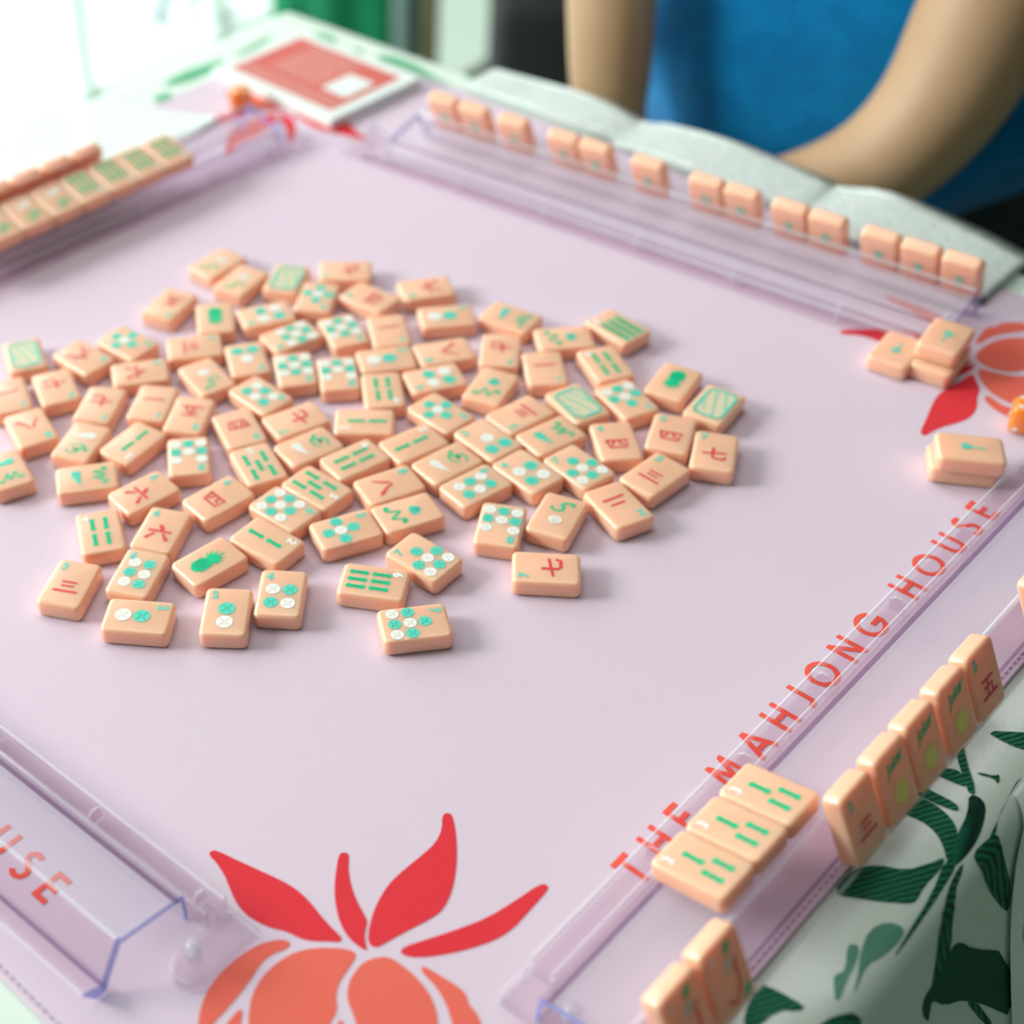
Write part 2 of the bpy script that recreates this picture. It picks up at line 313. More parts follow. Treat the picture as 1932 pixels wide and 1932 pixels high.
FRUIT = {'leaf1':[(0.0918,-0.2105),(0.0913,-0.2087),(0.0925,-0.2072),(0.1011,-0.2051),(0.1137,-0.2017),(0.1204,-0.2000),(0.1259,-0.1993),(0.1324,-0.1997),(0.1426,-0.2019),(0.1508,-0.2027),(0.1520,-0.2033),(0.1518,-0.2049),(0.1492,-0.2068),(0.1451,-0.2107),(0.1412,-0.2129),(0.1356,-0.2142),(0.1310,-0.2168),(0.1256,-0.2185),(0.1200,-0.2191),(0.1142,-0.2181),(0.1082,-0.2154),(0.1026,-0.2127),(0.0965,-0.2110)],
'leaf2':[(0.1264,-0.1779),(0.1269,-0.1762),(0.1284,-0.1752),(0.1301,-0.1764),(0.1329,-0.1799),(0.1377,-0.1840),(0.1446,-0.1882),(0.1521,-0.1911),(0.1537,-0.1925),(0.1559,-0.1962),(0.1592,-0.1993),(0.1616,-0.2004),(0.1587,-0.2014),(0.1529,-0.2013),(0.1468,-0.1990),(0.1411,-0.1951),(0.1359,-0.1904),(0.1314,-0.1850)],
'leaf3':[(0.1422,-0.1388),(0.1427,-0.1367),(0.1445,-0.1360),(0.1497,-0.1402),(0.1561,-0.1469),(0.1617,-0.1541),(0.1664,-0.1617),(0.1692,-0.1697),(0.1688,-0.1753),(0.1664,-0.1834),(0.1642,-0.1917),(0.1632,-0.1963),(0.1619,-0.1981),(0.1598,-0.1982),(0.1572,-0.1961),(0.1535,-0.1904),(0.1505,-0.1839),(0.1481,-0.1753),(0.1480,-0.1669),(0.1485,-0.1585),(0.1486,-0.1501),(0.1464,-0.1440)],
'leaf4':[(0.1694,-0.1930),(0.1693,-0.1905),(0.1732,-0.1826),(0.1783,-0.1722),(0.1826,-0.1618),(0.1851,-0.1501),(0.1867,-0.1405),(0.1879,-0.1373),(0.1901,-0.1372),(0.1908,-0.1393),(0.1913,-0.1488),(0.1919,-0.1598),(0.1901,-0.1677),(0.1861,-0.1761),(0.1810,-0.1842),(0.1756,-0.1908),(0.1715,-0.1935)],
'segA':[(0.1368,-0.2175),(0.1392,-0.2163),(0.1406,-0.2175),(0.1403,-0.2200),(0.1384,-0.2241),(0.1381,-0.2288),(0.1408,-0.2383),(0.1425,-0.2495),(0.1429,-0.2564),(0.1475,-0.2654),(0.1458,-0.2670),(0.1394,-0.2597),(0.1351,-0.2544),(0.1323,-0.2485),(0.1308,-0.2412),(0.1307,-0.2324),(0.1321,-0.2249),(0.1345,-0.2202)],
'segB':[(0.1478,-0.2115),(0.1541,-0.2058),(0.1578,-0.2040),(0.1600,-0.2047),(0.1611,-0.2092),(0.1624,-0.2156),(0.1651,-0.2205),(0.1698,-0.2246),(0.1710,-0.2297),(0.1757,-0.2385),(0.1582,-0.2552),(0.1494,-0.2461),(0.1446,-0.2400),(0.1421,-0.2327),(0.1419,-0.2246),(0.1437,-0.2174)],
'segC':[(0.1633,-0.2043),(0.1653,-0.2002),(0.1679,-0.1974),(0.1725,-0.1967),(0.1789,-0.1967),(0.1865,-0.1981),(0.1930,-0.2014),(0.1984,-0.2067),(0.2027,-0.2127),(0.1849,-0.2297),(0.1799,-0.2253),(0.1741,-0.2216),(0.1689,-0.2191),(0.1650,-0.2143),(0.1635,-0.2091)],
'segD':[(0.1786,-0.1931),(0.1796,-0.1916),(0.1857,-0.1908),(0.1930,-0.1898),(0.1972,-0.1906),(0.1994,-0.1927),(0.2028,-0.1931),(0.2071,-0.1951),(0.2133,-0.2027),(0.2080,-0.2077),(0.2008,-0.2023),(0.1945,-0.1979),(0.1875,-0.1950),(0.1814,-0.1943)],
'segE':[(0.1453,-0.2474),(0.1461,-0.2458),(0.1478,-0.2471),(0.1510,-0.2519),(0.1553,-0.2579),(0.1505,-0.2626),(0.1464,-0.2541)],
'segF':[(0.1722,-0.2270),(0.1727,-0.2260),(0.1747,-0.2262),(0.1825,-0.2320),(0.1776,-0.2367)]}
PILE = [
('frame',-0.2056,-0.0636,1.079,'peach tile with turquoise lattice frame, just upper left of the red seven tile'),
('c6',-0.1807,-0.0442,-1.563,'peach tile with red character for six, just lower left of the five-circle tile'),
('d5',-0.1737,-0.0202,-1.525,'peach tile with five turquoise and white circles, just above the red six tile'),
('c3',-0.1444,0.0006,-0.666,'peach tile with red character for three, just above the south wind tile'),
('c6',-0.1485,-0.0334,-0.614,'peach tile with red character for six, just below the five-circle tile'),
('c7',-0.1707,-0.0704,-2.017,'peach tile with red character for seven, just right of the red one tile'),
('c1',-0.1828,-0.0912,-2.059,'peach tile with red character for one, just left of the red seven tile'),
('c7',-0.1426,-0.0649,-2.601,'peach tile with red character for seven, just left of the red one tile'),
('c1',-0.1238,-0.0465,-2.576,'peach tile with red character for one, just upper left of the red five tile'),
('c5',-0.1029,-0.0410,-2.582,'peach tile with red character for five, just lower right of the red one tile'),
('c8',-0.1533,-0.0999,-1.915,'peach tile with red character for eight, just upper left of the east wind tile'),
('wE',-0.1260,-0.0905,-2.720,'peach tile with green letter E and white cone shell, just above the west wind tile'),
('b2',-0.1068,-0.0741,-3.008,'peach tile with two green bamboo bars, just right of the east wind tile'),
('d8',-0.0790,-0.0632,-2.276,'peach tile with eight turquoise and white circles, just right of the two-bamboo tile'),
('wW',-0.1359,-0.1284,-1.921,'peach west wind tile, just lower left of the red eight tile'),
('wW',-0.1027,-0.1063,-0.633,'peach tile with green letter W and turquoise cone shell, just below the east wind tile'),
('c6',-0.0747,-0.0953,-0.133,'peach tile with red character for six, just right of the west wind tile'),
('c4',-0.0462,-0.0749,-0.103,'peach tile with red character for four, just lower left of the five-bamboo tile'),
('b4',-0.0684,-0.1267,0.993,'peach tile with four green bamboo bars, just left of the red six tile'),
('c6',-0.0491,-0.1074,0.469,'peach tile with red character for six, just right of the four-bamboo tile'),
('d6',-0.0352,-0.1334,0.476,'peach tile with six turquoise and white circles, just above the two-circle tile'),
('pine',-0.0177,-0.1070,-0.106,'peach tile with a green pineapple, just lower right of the red six tile'),
('d2',-0.0147,-0.1510,-0.939,'peach tile with two turquoise and white circles, just below the six-circle tile'),
('c3',-0.0521,-0.1579,0.506,'peach tile with red character for three, just left of the six-circle tile'),
('d2',0.0107,-0.1239,0.690,'peach tile with two turquoise and white circles, just lower left of the four-circle tile'),
('d4',0.0197,-0.1003,0.660,'peach tile with four turquoise and white circles, just upper right of the two-circle tile'),
('b6',0.0441,-0.0686,-1.024,'peach tile with six green bamboo bars, just lower left of the seven-circle tile'),
('d7b',0.0732,-0.0755,-0.664,'peach tile with seven turquoise and white circles, just lower right of the six-bamboo tile'),
('d7a',0.0494,-0.0420,1.595,'peach tile with seven turquoise and white circles, just upper right of the six-bamboo tile'),
('c4',-0.0768,-0.0322,-2.014,'peach tile with red character for four, just below the six-circle tile'),
('d6',-0.0884,-0.0062,-1.633,'peach tile with six turquoise and white circles, just lower left of the nine-circle tile'),
('c7',-0.0611,-0.0090,2.846,'peach red seven tile, above the east wind tile, lower right of the six-circle tile'),
('b2',-0.0354,0.0120,2.279,'peach tile with two green bamboo bars, just lower left of the four-bamboo tile'),
('wE',-0.0419,-0.0200,-0.226,'peach east wind tile, just upper left of the four-bamboo tile'),
('b5',-0.0502,-0.0454,1.159,'peach tile with five green bamboo bars, just below the red four tile'),
('b5',-0.0178,-0.0392,-1.566,'peach tile with five green bamboo bars, just upper right of the nine-circle tile'),
('b4',-0.0191,-0.0124,-0.216,'peach tile with four green bamboo bars, just lower right of the east wind tile'),
('b2',-0.0067,0.0151,-0.233,'peach tile with two green bamboo bars, just upper left of the east wind tile'),
('wE',0.0148,0.0142,-0.173,'peach east wind tile, just lower right of the two-bamboo tile'),
('c8',0.0055,-0.0156,-0.366,'peach tile with red character for eight, just upper left of the north wind tile'),
('d9',-0.0182,-0.0598,-1.560,'peach tile with nine turquoise and white circles, just lower left of the five-bamboo tile'),
('d5',0.0120,-0.0517,-0.437,'peach tile with five turquoise and white circles, just lower right of the five-bamboo tile'),
('wN',0.0247,-0.0247,2.727,'peach north wind tile, just lower right of the red eight tile'),
('b2',-0.0088,-0.0805,-1.505,'peach tile with two green bamboo bars, just below the nine-circle tile'),
('d5',-0.0126,0.0420,-1.663,'peach tile with five turquoise and white circles, just below the four-circle tile'),
('c3',0.0167,0.0664,2.972,'peach tile with red character for three, just upper left of the west wind tile'),
('d3',0.0175,0.0408,1.412,'peach tile with three turquoise and white circles, just lower left of the red three tile'),
('wW',0.0378,0.0628,-0.232,'peach west wind tile, just lower right of the red three tile'),
('d6',0.0352,0.0104,-0.185,'peach tile with six turquoise and white circles, just lower right of the east wind tile'),
('d4b',0.0463,0.0343,1.423,'peach tile with four turquoise and white circles, just left of the seven-circle tile'),
('d7a',0.0616,0.0528,1.398,'peach tile with seven turquoise and white circles, just lower left of the red four tile'),
('frame',0.0318,0.0915,1.225,'peach tile with turquoise lattice frame, just left of the seven-circle tile'),
('d8',0.0606,-0.0035,-2.624,'peach tile with eight turquoise and white circles, just left of the south wind tile'),
('wS',0.0753,0.0182,0.300,'peach tile with green letter S and white scallop shell, just right of the eight-circle tile'),
('c7',0.0927,-0.0124,2.231,'peach tile with red character for seven, just below the south wind tile'),
('c2',0.0909,0.0424,-1.933,'peach tile with red character for two, just lower left of the red three tile'),
('c3',0.0905,0.0712,-0.070,'peach tile with red character for three, just upper right of the red two tile'),
('c7',0.1011,0.1034,0.475,'peach tile with red character for seven, just lower right of the red four tile'),
('c4',0.0786,0.1015,0.415,'peach tile with red character for four, just upper left of the red seven tile'),
('c4',0.0629,0.0797,0.841,'peach tile with red character for four, just upper right of the seven-circle tile'),
('frame',0.0811,0.1345,0.127,'peach tile with turquoise lattice frame, just lower right of the pineapple tile'),
('pine',0.0560,0.1372,-2.934,'peach tile with a green pineapple, just upper left of the diamond-frame tile'),
('d7b',0.0473,0.1103,-1.953,'peach tile with seven turquoise and white circles, just right of the diamond-frame tile'),
('b4',0.0220,0.1279,1.045,'peach tile with four green bamboo bars, just above the seven-circle tile'),
('b9',0.0075,0.1589,1.426,'peach tile with nine green bamboo bars, just right of the north wind tile'),
('c1',0.0021,0.1045,-2.354,'peach tile with red character for one, just lower left of the north wind tile'),
('wN',-0.0071,0.1326,2.429,'peach north wind tile, just upper right of the red one tile'),
('wW',-0.0395,0.1297,-1.429,'peach tile with green letter W and turquoise cone shell, just above the red seven tile'),
('c7',-0.0244,0.1024,-2.544,'peach tile with red character for seven, just above the north wind tile'),
('wN',-0.0082,0.0749,-2.857,'peach north wind tile, just upper left of the red three tile'),
('d4',-0.0334,0.0617,2.612,'peach tile with four turquoise and white circles, just below the red eight tile'),
('c8',-0.0451,0.0826,2.572,'peach tile with red character for eight, just above the four-circle tile'),
('d2',-0.0652,0.1083,-0.704,'peach tile with two turquoise and white circles, just lower right of the red six tile'),
('d2',-0.0627,0.0581,-0.641,'peach tile with two turquoise and white circles, just above the four-bamboo tile'),
('b4',-0.0461,0.0372,-2.301,'peach tile with four green bamboo bars, just below the two-circle tile'),
('c1',-0.0791,0.0784,-2.259,'peach tile with red character for one, just above the two-circle tile'),
('c6',-0.0911,0.1220,2.556,'peach tile with red character for six, just upper left of the two-circle tile'),
('c4',-0.1076,0.0950,1.614,'peach tile with red character for four, just lower right of the red seven tile'),
('c7',-0.1362,0.1063,2.296,'peach tile with red character for seven, just upper right of the five-circle tile'),
('frame',-0.1548,0.0791,0.476,'peach tile with turquoise lattice frame, just upper left of the five-circle tile'),
('d5',-0.1294,0.0768,-2.590,'peach tile with five turquoise and white circles, just lower right of the diamond-frame tile'),
('d4',-0.1379,0.0463,2.648,'peach tile with four turquoise and white circles, just upper left of the nine-circle tile'),
('pine',-0.1560,0.0263,-2.273,'peach tile with a green pineapple, just upper right of the red three tile'),
('c5',-0.1845,0.0192,-2.867,'peach tile with red character for five, just upper left of the pineapple tile'),
('wS',-0.1726,0.0613,-2.926,'peach south wind tile, left of the diamond-frame tile, upper right of the pineapple tile'),
('wS',-0.1958,0.0652,-3.109,'peach south wind tile, left of the diamond-frame tile, above the pineapple tile'),
('d9',-0.1136,0.0409,2.889,'peach tile with nine turquoise and white circles, just lower right of the four-circle tile'),
('d9',-0.0966,0.0624,-2.048,'peach tile with nine turquoise and white circles, just left of the red one tile'),
('d3',-0.1160,0.0111,-2.173,'peach tile with three turquoise and white circles, just upper right of the south wind tile'),
('wS',-0.1201,-0.0134,-1.838,'peach tile with green letter S and white scallop shell, just below the red three tile'),
('d9',-0.0912,0.0210,-2.228,'peach tile with nine turquoise and white circles, just left of the eight-circle tile'),
('d8',-0.0721,0.0327,-2.283,'peach tile with eight turquoise and white circles, just right of the nine-circle tile'),
]

def cloth_print(pts, mi, lift=.00035):
    b2 = bmesh.new(); poly(b2, smoothpoly(pts, 1), 0, mi)
    bmesh.ops.triangulate(b2, faces=b2.faces[:])
    for _ in range(2): bmesh.ops.subdivide_edges(b2, edges=b2.edges[:], cuts=1, use_grid_fill=True)
    bmesh.ops.triangulate(b2, faces=b2.faces[:])
    mp = {v: bm.verts.new(cloth_pt(v.co.x, v.co.y, lift)) for v in b2.verts}
    for f in b2.faces:
        try: bm.faces.new([mp[v] for v in f.verts]).material_index = mi
        except ValueError: pass
    b2.free()
for i, (n, pts) in enumerate(CLOTH_LEAVES.items()): cloth_print(pts, {'P9': 2, 'P3': 2, 'P10': 3, 'P10b': 3}.get(n, 1), .0003+.00001*i)
for i, (n, pts) in enumerate(FLAT_LEAVES.items()): cloth_print(pts, 4, .0003+.00001*i)
random.seed(5)
for k in range(46):     # more of the same print all round the drape
    sd = k % 4; a = random.uniform(-.35, .3); d = random.uniform(.05, .32)
    c = [(CX1+d, a), (a, CY1+d), (CX0-d, a), (a, CY0-d)][sd]
    if sd == 0 and -.22 < a < .12: continue
    th = random.uniform(0, 6.28); Lf = random.uniform(.05, .10); wf = random.uniform(.012, .022)
    pts = [(c[0]+u*math.cos(th)-v*math.sin(th), c[1]+u*math.sin(th)+v*math.cos(th)) for u, v in ((-Lf/2, 0), (-Lf*.2, wf*.8), (Lf*.15, wf), (Lf/2, wf*.2), (Lf*.2, -wf*.4), (-Lf*.2, -wf*.5))]
    cloth_print(pts, 1 + (k % 2), .0004+.00001*k)
cl = new('tablecloth', bm2me(bm, 'tablecloth'), [M_cloth, M_leaf, M_leaf2, M_leafpale, M_leaflight])
tag(cl, 'white cotton tablecloth printed with dark green tropical leaves, draped over the table', 'tablecloth')

# ------------------------------------------------------------------ play mat
MX0, MX1, MY0, MY1 = -.385, .262, -.2945, .333
bm = bmesh.new(); box(bm, (MX0, MY0, -.0015), (MX1, MY1, 0))
es = [e for e in bm.edges if abs(e.verts[0].co.z-e.verts[1].co.z) > .001]; bmesh.ops.bevel(bm, geom=es, offset=.012, segments=5, affect='EDGES', profile=.5)
bevel(bm, .0005, 1, 60)
pm = new('play_mat', bm2me(bm, 'play_mat', False), M_matc); tag(pm, 'large square lilac play mat with red fruit prints in its corners', 'game mat')
bm = bmesh.new()
def edge_line(a, b):
    a, b = Vector(a), Vector(b); n = int((b-a).length/.0036)
    for i in range(n):
        p = a+(b-a)*((i+.15)/n); q = a+(b-a)*((i+.72)/n); stroke(bm, [p, q], .0009, .0002)
e = .0026
for a, b in (((MX0+.01, MY0+e), (MX1-.01, MY0+e)), ((MX0+.01, MY1-e), (MX1-.01, MY1-e)), ((MX0+e, MY0+.01), (MX0+e, MY1-.01)), ((MX1-e, MY0+.01), (MX1-e, MY1-.01))): edge_line(a, b)
new('edge_stitching', bm2me(bm, 'edge_stitching', False), M_stitch, pm)
ctr = (-.072, .0245)
fr = [lambda p: p, lambda p: (ctr[0]-(p[1]-ctr[1]), ctr[1]+(p[0]-ctr[0])), lambda p: (-.1517-p[0], .0304-p[1]), lambda p: (ctr[0]+(p[1]-ctr[1]), ctr[1]-(p[0]-ctr[0]))]
for f in fr:
    bm = bmesh.new()
    for n, pts in FRUIT.items():
        q = [f(p) for p in pts]
        if all(MX0 < a < MX1 and MY0 < b < MY1 for a, b in q): poly(bm, smoothpoly(q, 1), .00015, 0 if n.startswith('leaf') else 1)
    new('fruit_print', bm2me(bm, 'fruit_print', False), [M_matred, M_matcoral], pm)
# THE MAHJONG HOUSE along two sides
cap = .0135
def arc(cx, cy, rx, ry, a0, a1, n=22): return [(cx+rx*math.cos(R(a0+(a1-a0)*k/n)), cy+ry*math.sin(R(a0+(a1-a0)*k/n))) for k in range(n+1)]
GL = {'T': (.62, [[(0, .92), (.62, .92)], [(.31, .92), (.31, 0)]]), 'H': (.70, [[(.08, 0), (.08, 1)], [(.62, 0), (.62, 1)], [(.08, .5), (.62, .5)]]),
 'E': (.52, [[(.08, 0), (.08, 1)], [(.08, .92), (.52, .92)], [(.08, .5), (.48, .5)], [(.08, .08), (.52, .08)]]),
 'M': (.96, [[(.08, 0), (.20, 1.0)], [(.20, .96), (.48, .22)], [(.48, .22), (.76, .96)], [(.76, 1.0), (.88, 0)]]),
 'A': (.84, [[(.06, 0), (.42, .98)], [(.42, .98), (.78, 0)], [(.2, .3), (.64, .3)]]), 'J': (.40, [[(.32, 1), (.32, .24)]+arc(.14, .24, .18, .17, 0, -110, 8)]),
 'O': (1.0, [arc(.5, .5, .43, .43, 0, 360, 40)]), 'N': (.74, [[(.08, 0), (.08, 1)], [(.08, .95), (.66, .05)], [(.66, 0), (.66, 1)]]),
 'G': (.98, [arc(.5, .5, .43, .43, 42, 352, 34), [(.52, .46), (.98, .46)]]), 'U': (.68, [[(.08, 1), (.08, .34)]+arc(.34, .34, .26, .27, 180, 360, 16)+[(.60, .34), (.60, 1)]]),
 'S': (.54, [arc(.28, .73, .19, .20, 40, 205, 14)+arc(.26, .275, .22, .215, 50, -150, 18)]), ' ': (.34, [])}
word = 'THE MAHJONG HOUSE'; wid = sum(GL[c][0] for c in word)*cap; gap = (.2735-wid)/(len(word)-1)
bm = bmesh.new(); x = -.2735/2
for li, c in enumerate(word):
    for k, s_ in enumerate(GL[c][1]): stroke(bm, [(x+p[0]*cap, (p[1]-.5)*cap) for p in s_], .165*cap, .00002*k)
    x += GL[c][0]*cap+gap
tm = bm2me(bm, 'printed_lettering', False)
for x, y, r in ((.2003+cap/2, .0215, 90), (-.072, -.2525-cap/2, 0), (-.3447-cap/2, .0275, -90), (-.076, .3015, 180)):
    if r == 180: continue
    new('printed_lettering', tm, M_text, pm, Matrix.Translation((x, y, .0002)) @ Matrix.Rotation(R(r), 4, 'Z'))

# ------------------------------------------------------------------ tiles
TW, TL, TH = .0204, .0293, .0082
bm = bmesh.new(); box(bm, (-TW/2, -TL/2, 0), (TW/2, TL/2, TH)); bmesh.ops.bevel(bm, geom=[e for e in bm.edges if abs(e.verts[0].co.z-e.verts[1].co.z) > .001], offset=.0029, segments=6, affect='EDGES', profile=.5)
bmesh.ops.bevel(bm, geom=[e for e in bm.edges if len(e.link_faces) == 2 and e.calc_face_angle(0) > R(60)], offset=.0018, segments=4, affect='EDGES', profile=.5)
tile_me = bm2me(bm, 'tile_body'); tile_me.materials.append(M_peach)
Z1, Z2 = TH+.00012, TH+.00018
mm = .001
def dotm(bm, x, y, r, white):
    a, b = (2, 3) if white else (0, 1)
    disc(bm, x*mm, y*mm, r*mm, Z1, a)
    k = r/3.4
    for q in range(4):
        t = math.pi/4+q*math.pi/2; c, s = math.cos(t)*mm*k, math.sin(t)*mm*k
        disc(bm, x*mm+c*1.9, y*mm+s*1.9, 1.05*mm*k, Z2, b, 8, .24*mm*k, t)
    for q in range(4):
        t = q*math.pi/2; c, s = math.cos(t)*mm*k, math.sin(t)*mm*k
        disc(bm, x*mm+c*.75, y*mm+s*.75, .5*mm*k, Z2, b, 8, .16*mm*k, t+math.pi/2)
LAY = {'d2': (3.6, [(0, 1.6, 0), (0, -6.4, 1)]), 'd3': (3.2, [(0, .6, 1), (-4, -7.2, 0), (4, -7.2, 0)]),
 'd4': (3.15, [(-3.7, 2, 1), (3.6, 2, 0), (-3.7, -6.3, 0), (3.6, -6.3, 1)]), 'd4b': (3.15, [(-3.7, 2, 1), (3.6, 2, 0), (-3.7, -6.3, 0), (3.6, -6.3, 1)]),
 'd5': (2.8, [(-5.9, -2.4, 0), (0, 3.6, 0), (0, -8.3, 0), (5.9, -2.4, 0), (0, -2.4, 1)]),
 'd6': (2.8, [(-3.5, 5.7, 1), (3.3, 5.9, 0), (-3.5, -.6, 0), (3.3, -.5, 1), (-3.5, -6.9, 1), (3.3, -6.9, 0)]),
 'd8': (2.7, [(-6.1, -9, 1), (0, -9, 0), (6.1, -9, 1), (-6.1, -2.9, 0), (0, -2.9, 1), (6.1, -2.9, 0), (-6.1, 3.2, 1), (6.1, 3.2, 1)]),
 'd9': (2.7, [(x, y, (abs(x) > 1) == (abs(y+2.9) > 1)) for x in (-6.1, 0, 6.1) for y in (-9, -2.9, 3.2)])}
LAY['d7a'] = LAY['d7b'] = (2.75, [(-6.1, -8.4, 1), (0, -8.4, 0), (6.1, -8.4, 1), (-6.1, -1.9, 0), (0, -1.9, 1), (6.1, -1.9, 0), (0, 4.4, 0)])
def bar(bm, x, y, h=6.3, w=1.9):
    x, y, h, w = x*mm, y*mm, h*mm, w*mm
    stroke(bm, [(x, y-h/2), (x, y+h/2)], w, Z1, 0)
    for t in (-.5, 0, .5): disc(bm, x, y+t*h*.94, w*(.74 if t else .62), Z1+.00001, 0, 12)
    stroke(bm, [(x, y-h*.38), (x, y+h*.38)], w*.28, Z2, 1)
BARS = {'b2': [(0, 4), (0, -6.4)], 'b3': [(0, 3.6), (-3.3, -6), (3.3, -6)], 'b4': [(-3, 4.8), (3, 4.8), (-3, -5.6), (3, -5.6)],
 'b5': [(-4.4, 4), (4.4, 4), (0, -1.6), (-4.4, -7.2), (4.4, -7.2)], 'b6': [(x, y) for x in (-4.4, 0, 4.4) for y in (2.8, -7.2)],
 'b9': [(x, y) for x in (-4.8, 0, 4.8) for y in (3.6, -2.6, -8.8)]}
HZ = {  # brush strokes of the numerals one to eight, unit square, (points, width)
 '1': [([(-1, -.05), (1, .05)], .16)], '2': [([(-.65, .45), (.65, .5)], .15), ([(-1, -.5), (1, -.42)], .18)],
 '3': [([(-.6, .7), (.65, .72)], .14), ([(-.5, .12), (.5, .14)], .14), ([(-1, -.62), (1, -.6)], .17)],
 '4': [([(-.95, .6), (.95, .62), (.8, -.6), (-.75, -.6), (-.95, .6)], .17), ([(-.3, .55), (-.35, .1), (-.55, -.2)], .15), ([(.25, .55), (.25, .0), (.55, -.1)], .15)],
 '5': [([(-.75, .8), (.75, .82)], .15), ([(0, .8), (-.25, -.75)], .15), ([(-.6, .1), (.5, .14), (.42, -.75)], .15), ([(-1, -.8), (1, -.78)], .17)],
 '6': [([(-.1, 1.0), (.15, .6)], .26), ([(-1, .22), (1, .26)], .17), ([(-.42, -.12), (-.95, -.95)], [.14, .26]), ([(.4, -.12), (.92, -.9)], [.14, .3])],
 '7': [([(-1, -.02), (1, .35)], .17), ([(-.15, 1), (-.15, -.5), (.05, -.8), (.9, -.78), (.98, -.45)], .19)],
 '8': [([(-.25, .7), (-.45, .1), (-1, -.8)], [.2, .18, .12]), ([(.1, .85), (.35, .1), (1, -.8)], [.16, .2, .3])]}
def numeral(bm, k, z):
    s = 5.0*mm
    for i, (pts, wd) in enumerate(HZ[k]):
        ww = [q*s*1.25 for q in wd] if isinstance(wd, list) else wd*s*1.45
        stroke(bm, [(p[0]*s, p[1]*s*.86-2.6*mm) for p in pts], ww, z+i*.00001, 0)
        for p, wq in ((pts[0], ww[0] if isinstance(ww, list) else ww), (pts[-1], ww[-1] if isinstance(ww, list) else ww)): disc(bm, p[0]*s, p[1]*s*.86-2.6*mm, wq*.55, z+i*.00001+.000005, 0, 8)
        for p in pts[1:-1]: disc(bm, p[0]*s, p[1]*s*.86-2.6*mm, (ww if not isinstance(ww, list) else ww[0])*.5, z+i*.00001+.000005, 0, 8)
LET = {'N': [[(-5, -2.6), (-6, -2), (-5.2, -1.2), (-3.6, -2.6), (-1.9, 3.2)], [(-1.9, 3.2), (2.0, -3.0)], [(2.0, -3.0), (3.4, 2.4), (5.2, 3.4), (6.3, 2.6), (5.4, 2)]],
 'S': [[(4.2, 2.6), (5.2, 3.4), (3.8, 4.2), (.6, 3.2), (-.3, 1.6), (1, 0), (.7, -1.6), (-1.6, -2.8), (-4, -2.2), (-4.2, -1.2)]],
 'E': [[(4, 2.6), (2.4, 4), (-.6, 3.4), (-1.2, 1.6), (1.2, .7), (-2, .2), (-3.4, -1.6), (-1.6, -3), (1.6, -2.6), (4.4, -.8)], [(-4.6, 1.6), (-5.4, .4), (-4.2, -.6)]],
 'W': [[(-6, 2.2), (-5, 3.3), (-3.9, 2.4), (-3.4, -2.8)], [(-3.4, -2.8), (0, 2.8), (.5, -2.8)], [(.5, -2.8), (3.6, 3), (5.2, 3.4), (5.8, 2.2)]]}
def me_of(fn, mats, name):
    bm = bmesh.new(); fn(bm); me = bm2me(bm, name, False)
    for m in mats: me.materials.append(m)
    return me
DES = {}
def shell(bm, kind):
    if kind in 'SN':   # scallop
        y0 = -3.6; pts = [(-1.2, y0-2.6), (-3.0, y0-.4), (-3.2, y0+1.2), (-2, y0+2.4), (0, y0+2.9), (2, y0+2.4), (3.2, y0+1.2), (3.0, y0-.4), (1.2, y0-2.6)]
        poly(bm, [(a*mm, b*mm) for a, b in smoothpoly(pts)], Z1, 0)
        for a in (-2.2, -1.1, 0, 1.1, 2.2): stroke(bm, [(a*.3*mm, (y0-2)*mm), (a*mm, (y0+2.2)*mm)], .25*mm, Z2, 1)
    else:              # long cone
        pts = [(-5.6, -6.2), (-3.6, -7.4), (0, -6.4), (5.8, -3.2), (6.0, -2.8), (1.4, -3.2), (-3.8, -2.6), (-5.2, -3.8)]
        poly(bm, [(a*mm, b*mm) for a, b in smoothpoly(pts)], Z1, 0)
        for a in (-4, -2.4, -.8, .8, 2.4, 3.8): stroke(bm, [((a-.6)*mm, (-3-(.1*a))*mm), ((a+.3)*mm, (-6.6+.45*(a+4)*.9)*mm)], .3*mm, Z2, 1)
def letter(bm, k):
    for i, l in enumerate(LET[k]):
        pts = curve_pts([(a*mm, b*mm+5.6*mm) for a, b in l], 5); n = len(pts)
        stroke(bm, pts, [(.5+.9*math.sin(math.pi*q/(n-1)))*mm for q in range(n)], Z1+i*.00001, 0)
    a, b = LET[k][0][0]; disc(bm, a*mm, b*mm+5.6*mm, .8*mm, Z2, 0, 10)
    a, b = LET[k][-1][-1]; disc(bm, a*mm, b*mm+5.6*mm, .8*mm, Z2, 0, 10)
def pineapple(bm):
    disc(bm, 0, -4.4*mm, 3.9*mm, Z1, 0, 28, 5.2*mm)
    for t in (-2, 0, 2):
        stroke(bm, [((t-2.6)*mm, -7.4*mm), ((t+2.2)*mm, -1*mm)], .28*mm, Z2, 1); stroke(bm, [((t+2.2)*mm, -7.6*mm), ((t-2.4)*mm, -1.2*mm)], .28*mm, Z2+.00001, 1)
    for i, a in enumerate((-70, -45, -22, 0, 22, 45, 70)):
        L = (5.2, 6.6, 7.4, 8.4, 7.4, 6.6, 5.2)[i]; t = R(90-a); c, s = math.cos(t), math.sin(t)
        p = [(0, .2), (L*.35*c-.9*s, .2+L*.35*s+.9*c), (L*c, .2+L*s), (L*.45*c+1.0*s, .2+L*.45*s-1.0*c)]
        poly(bm, [(u*mm, v*mm) for u, v in p], Z1+.00001*(i+1), 0)
    disc(bm, 0, 2.2*mm, 1.9*mm, Z1+.00009, 0, 12, 2.6*mm)
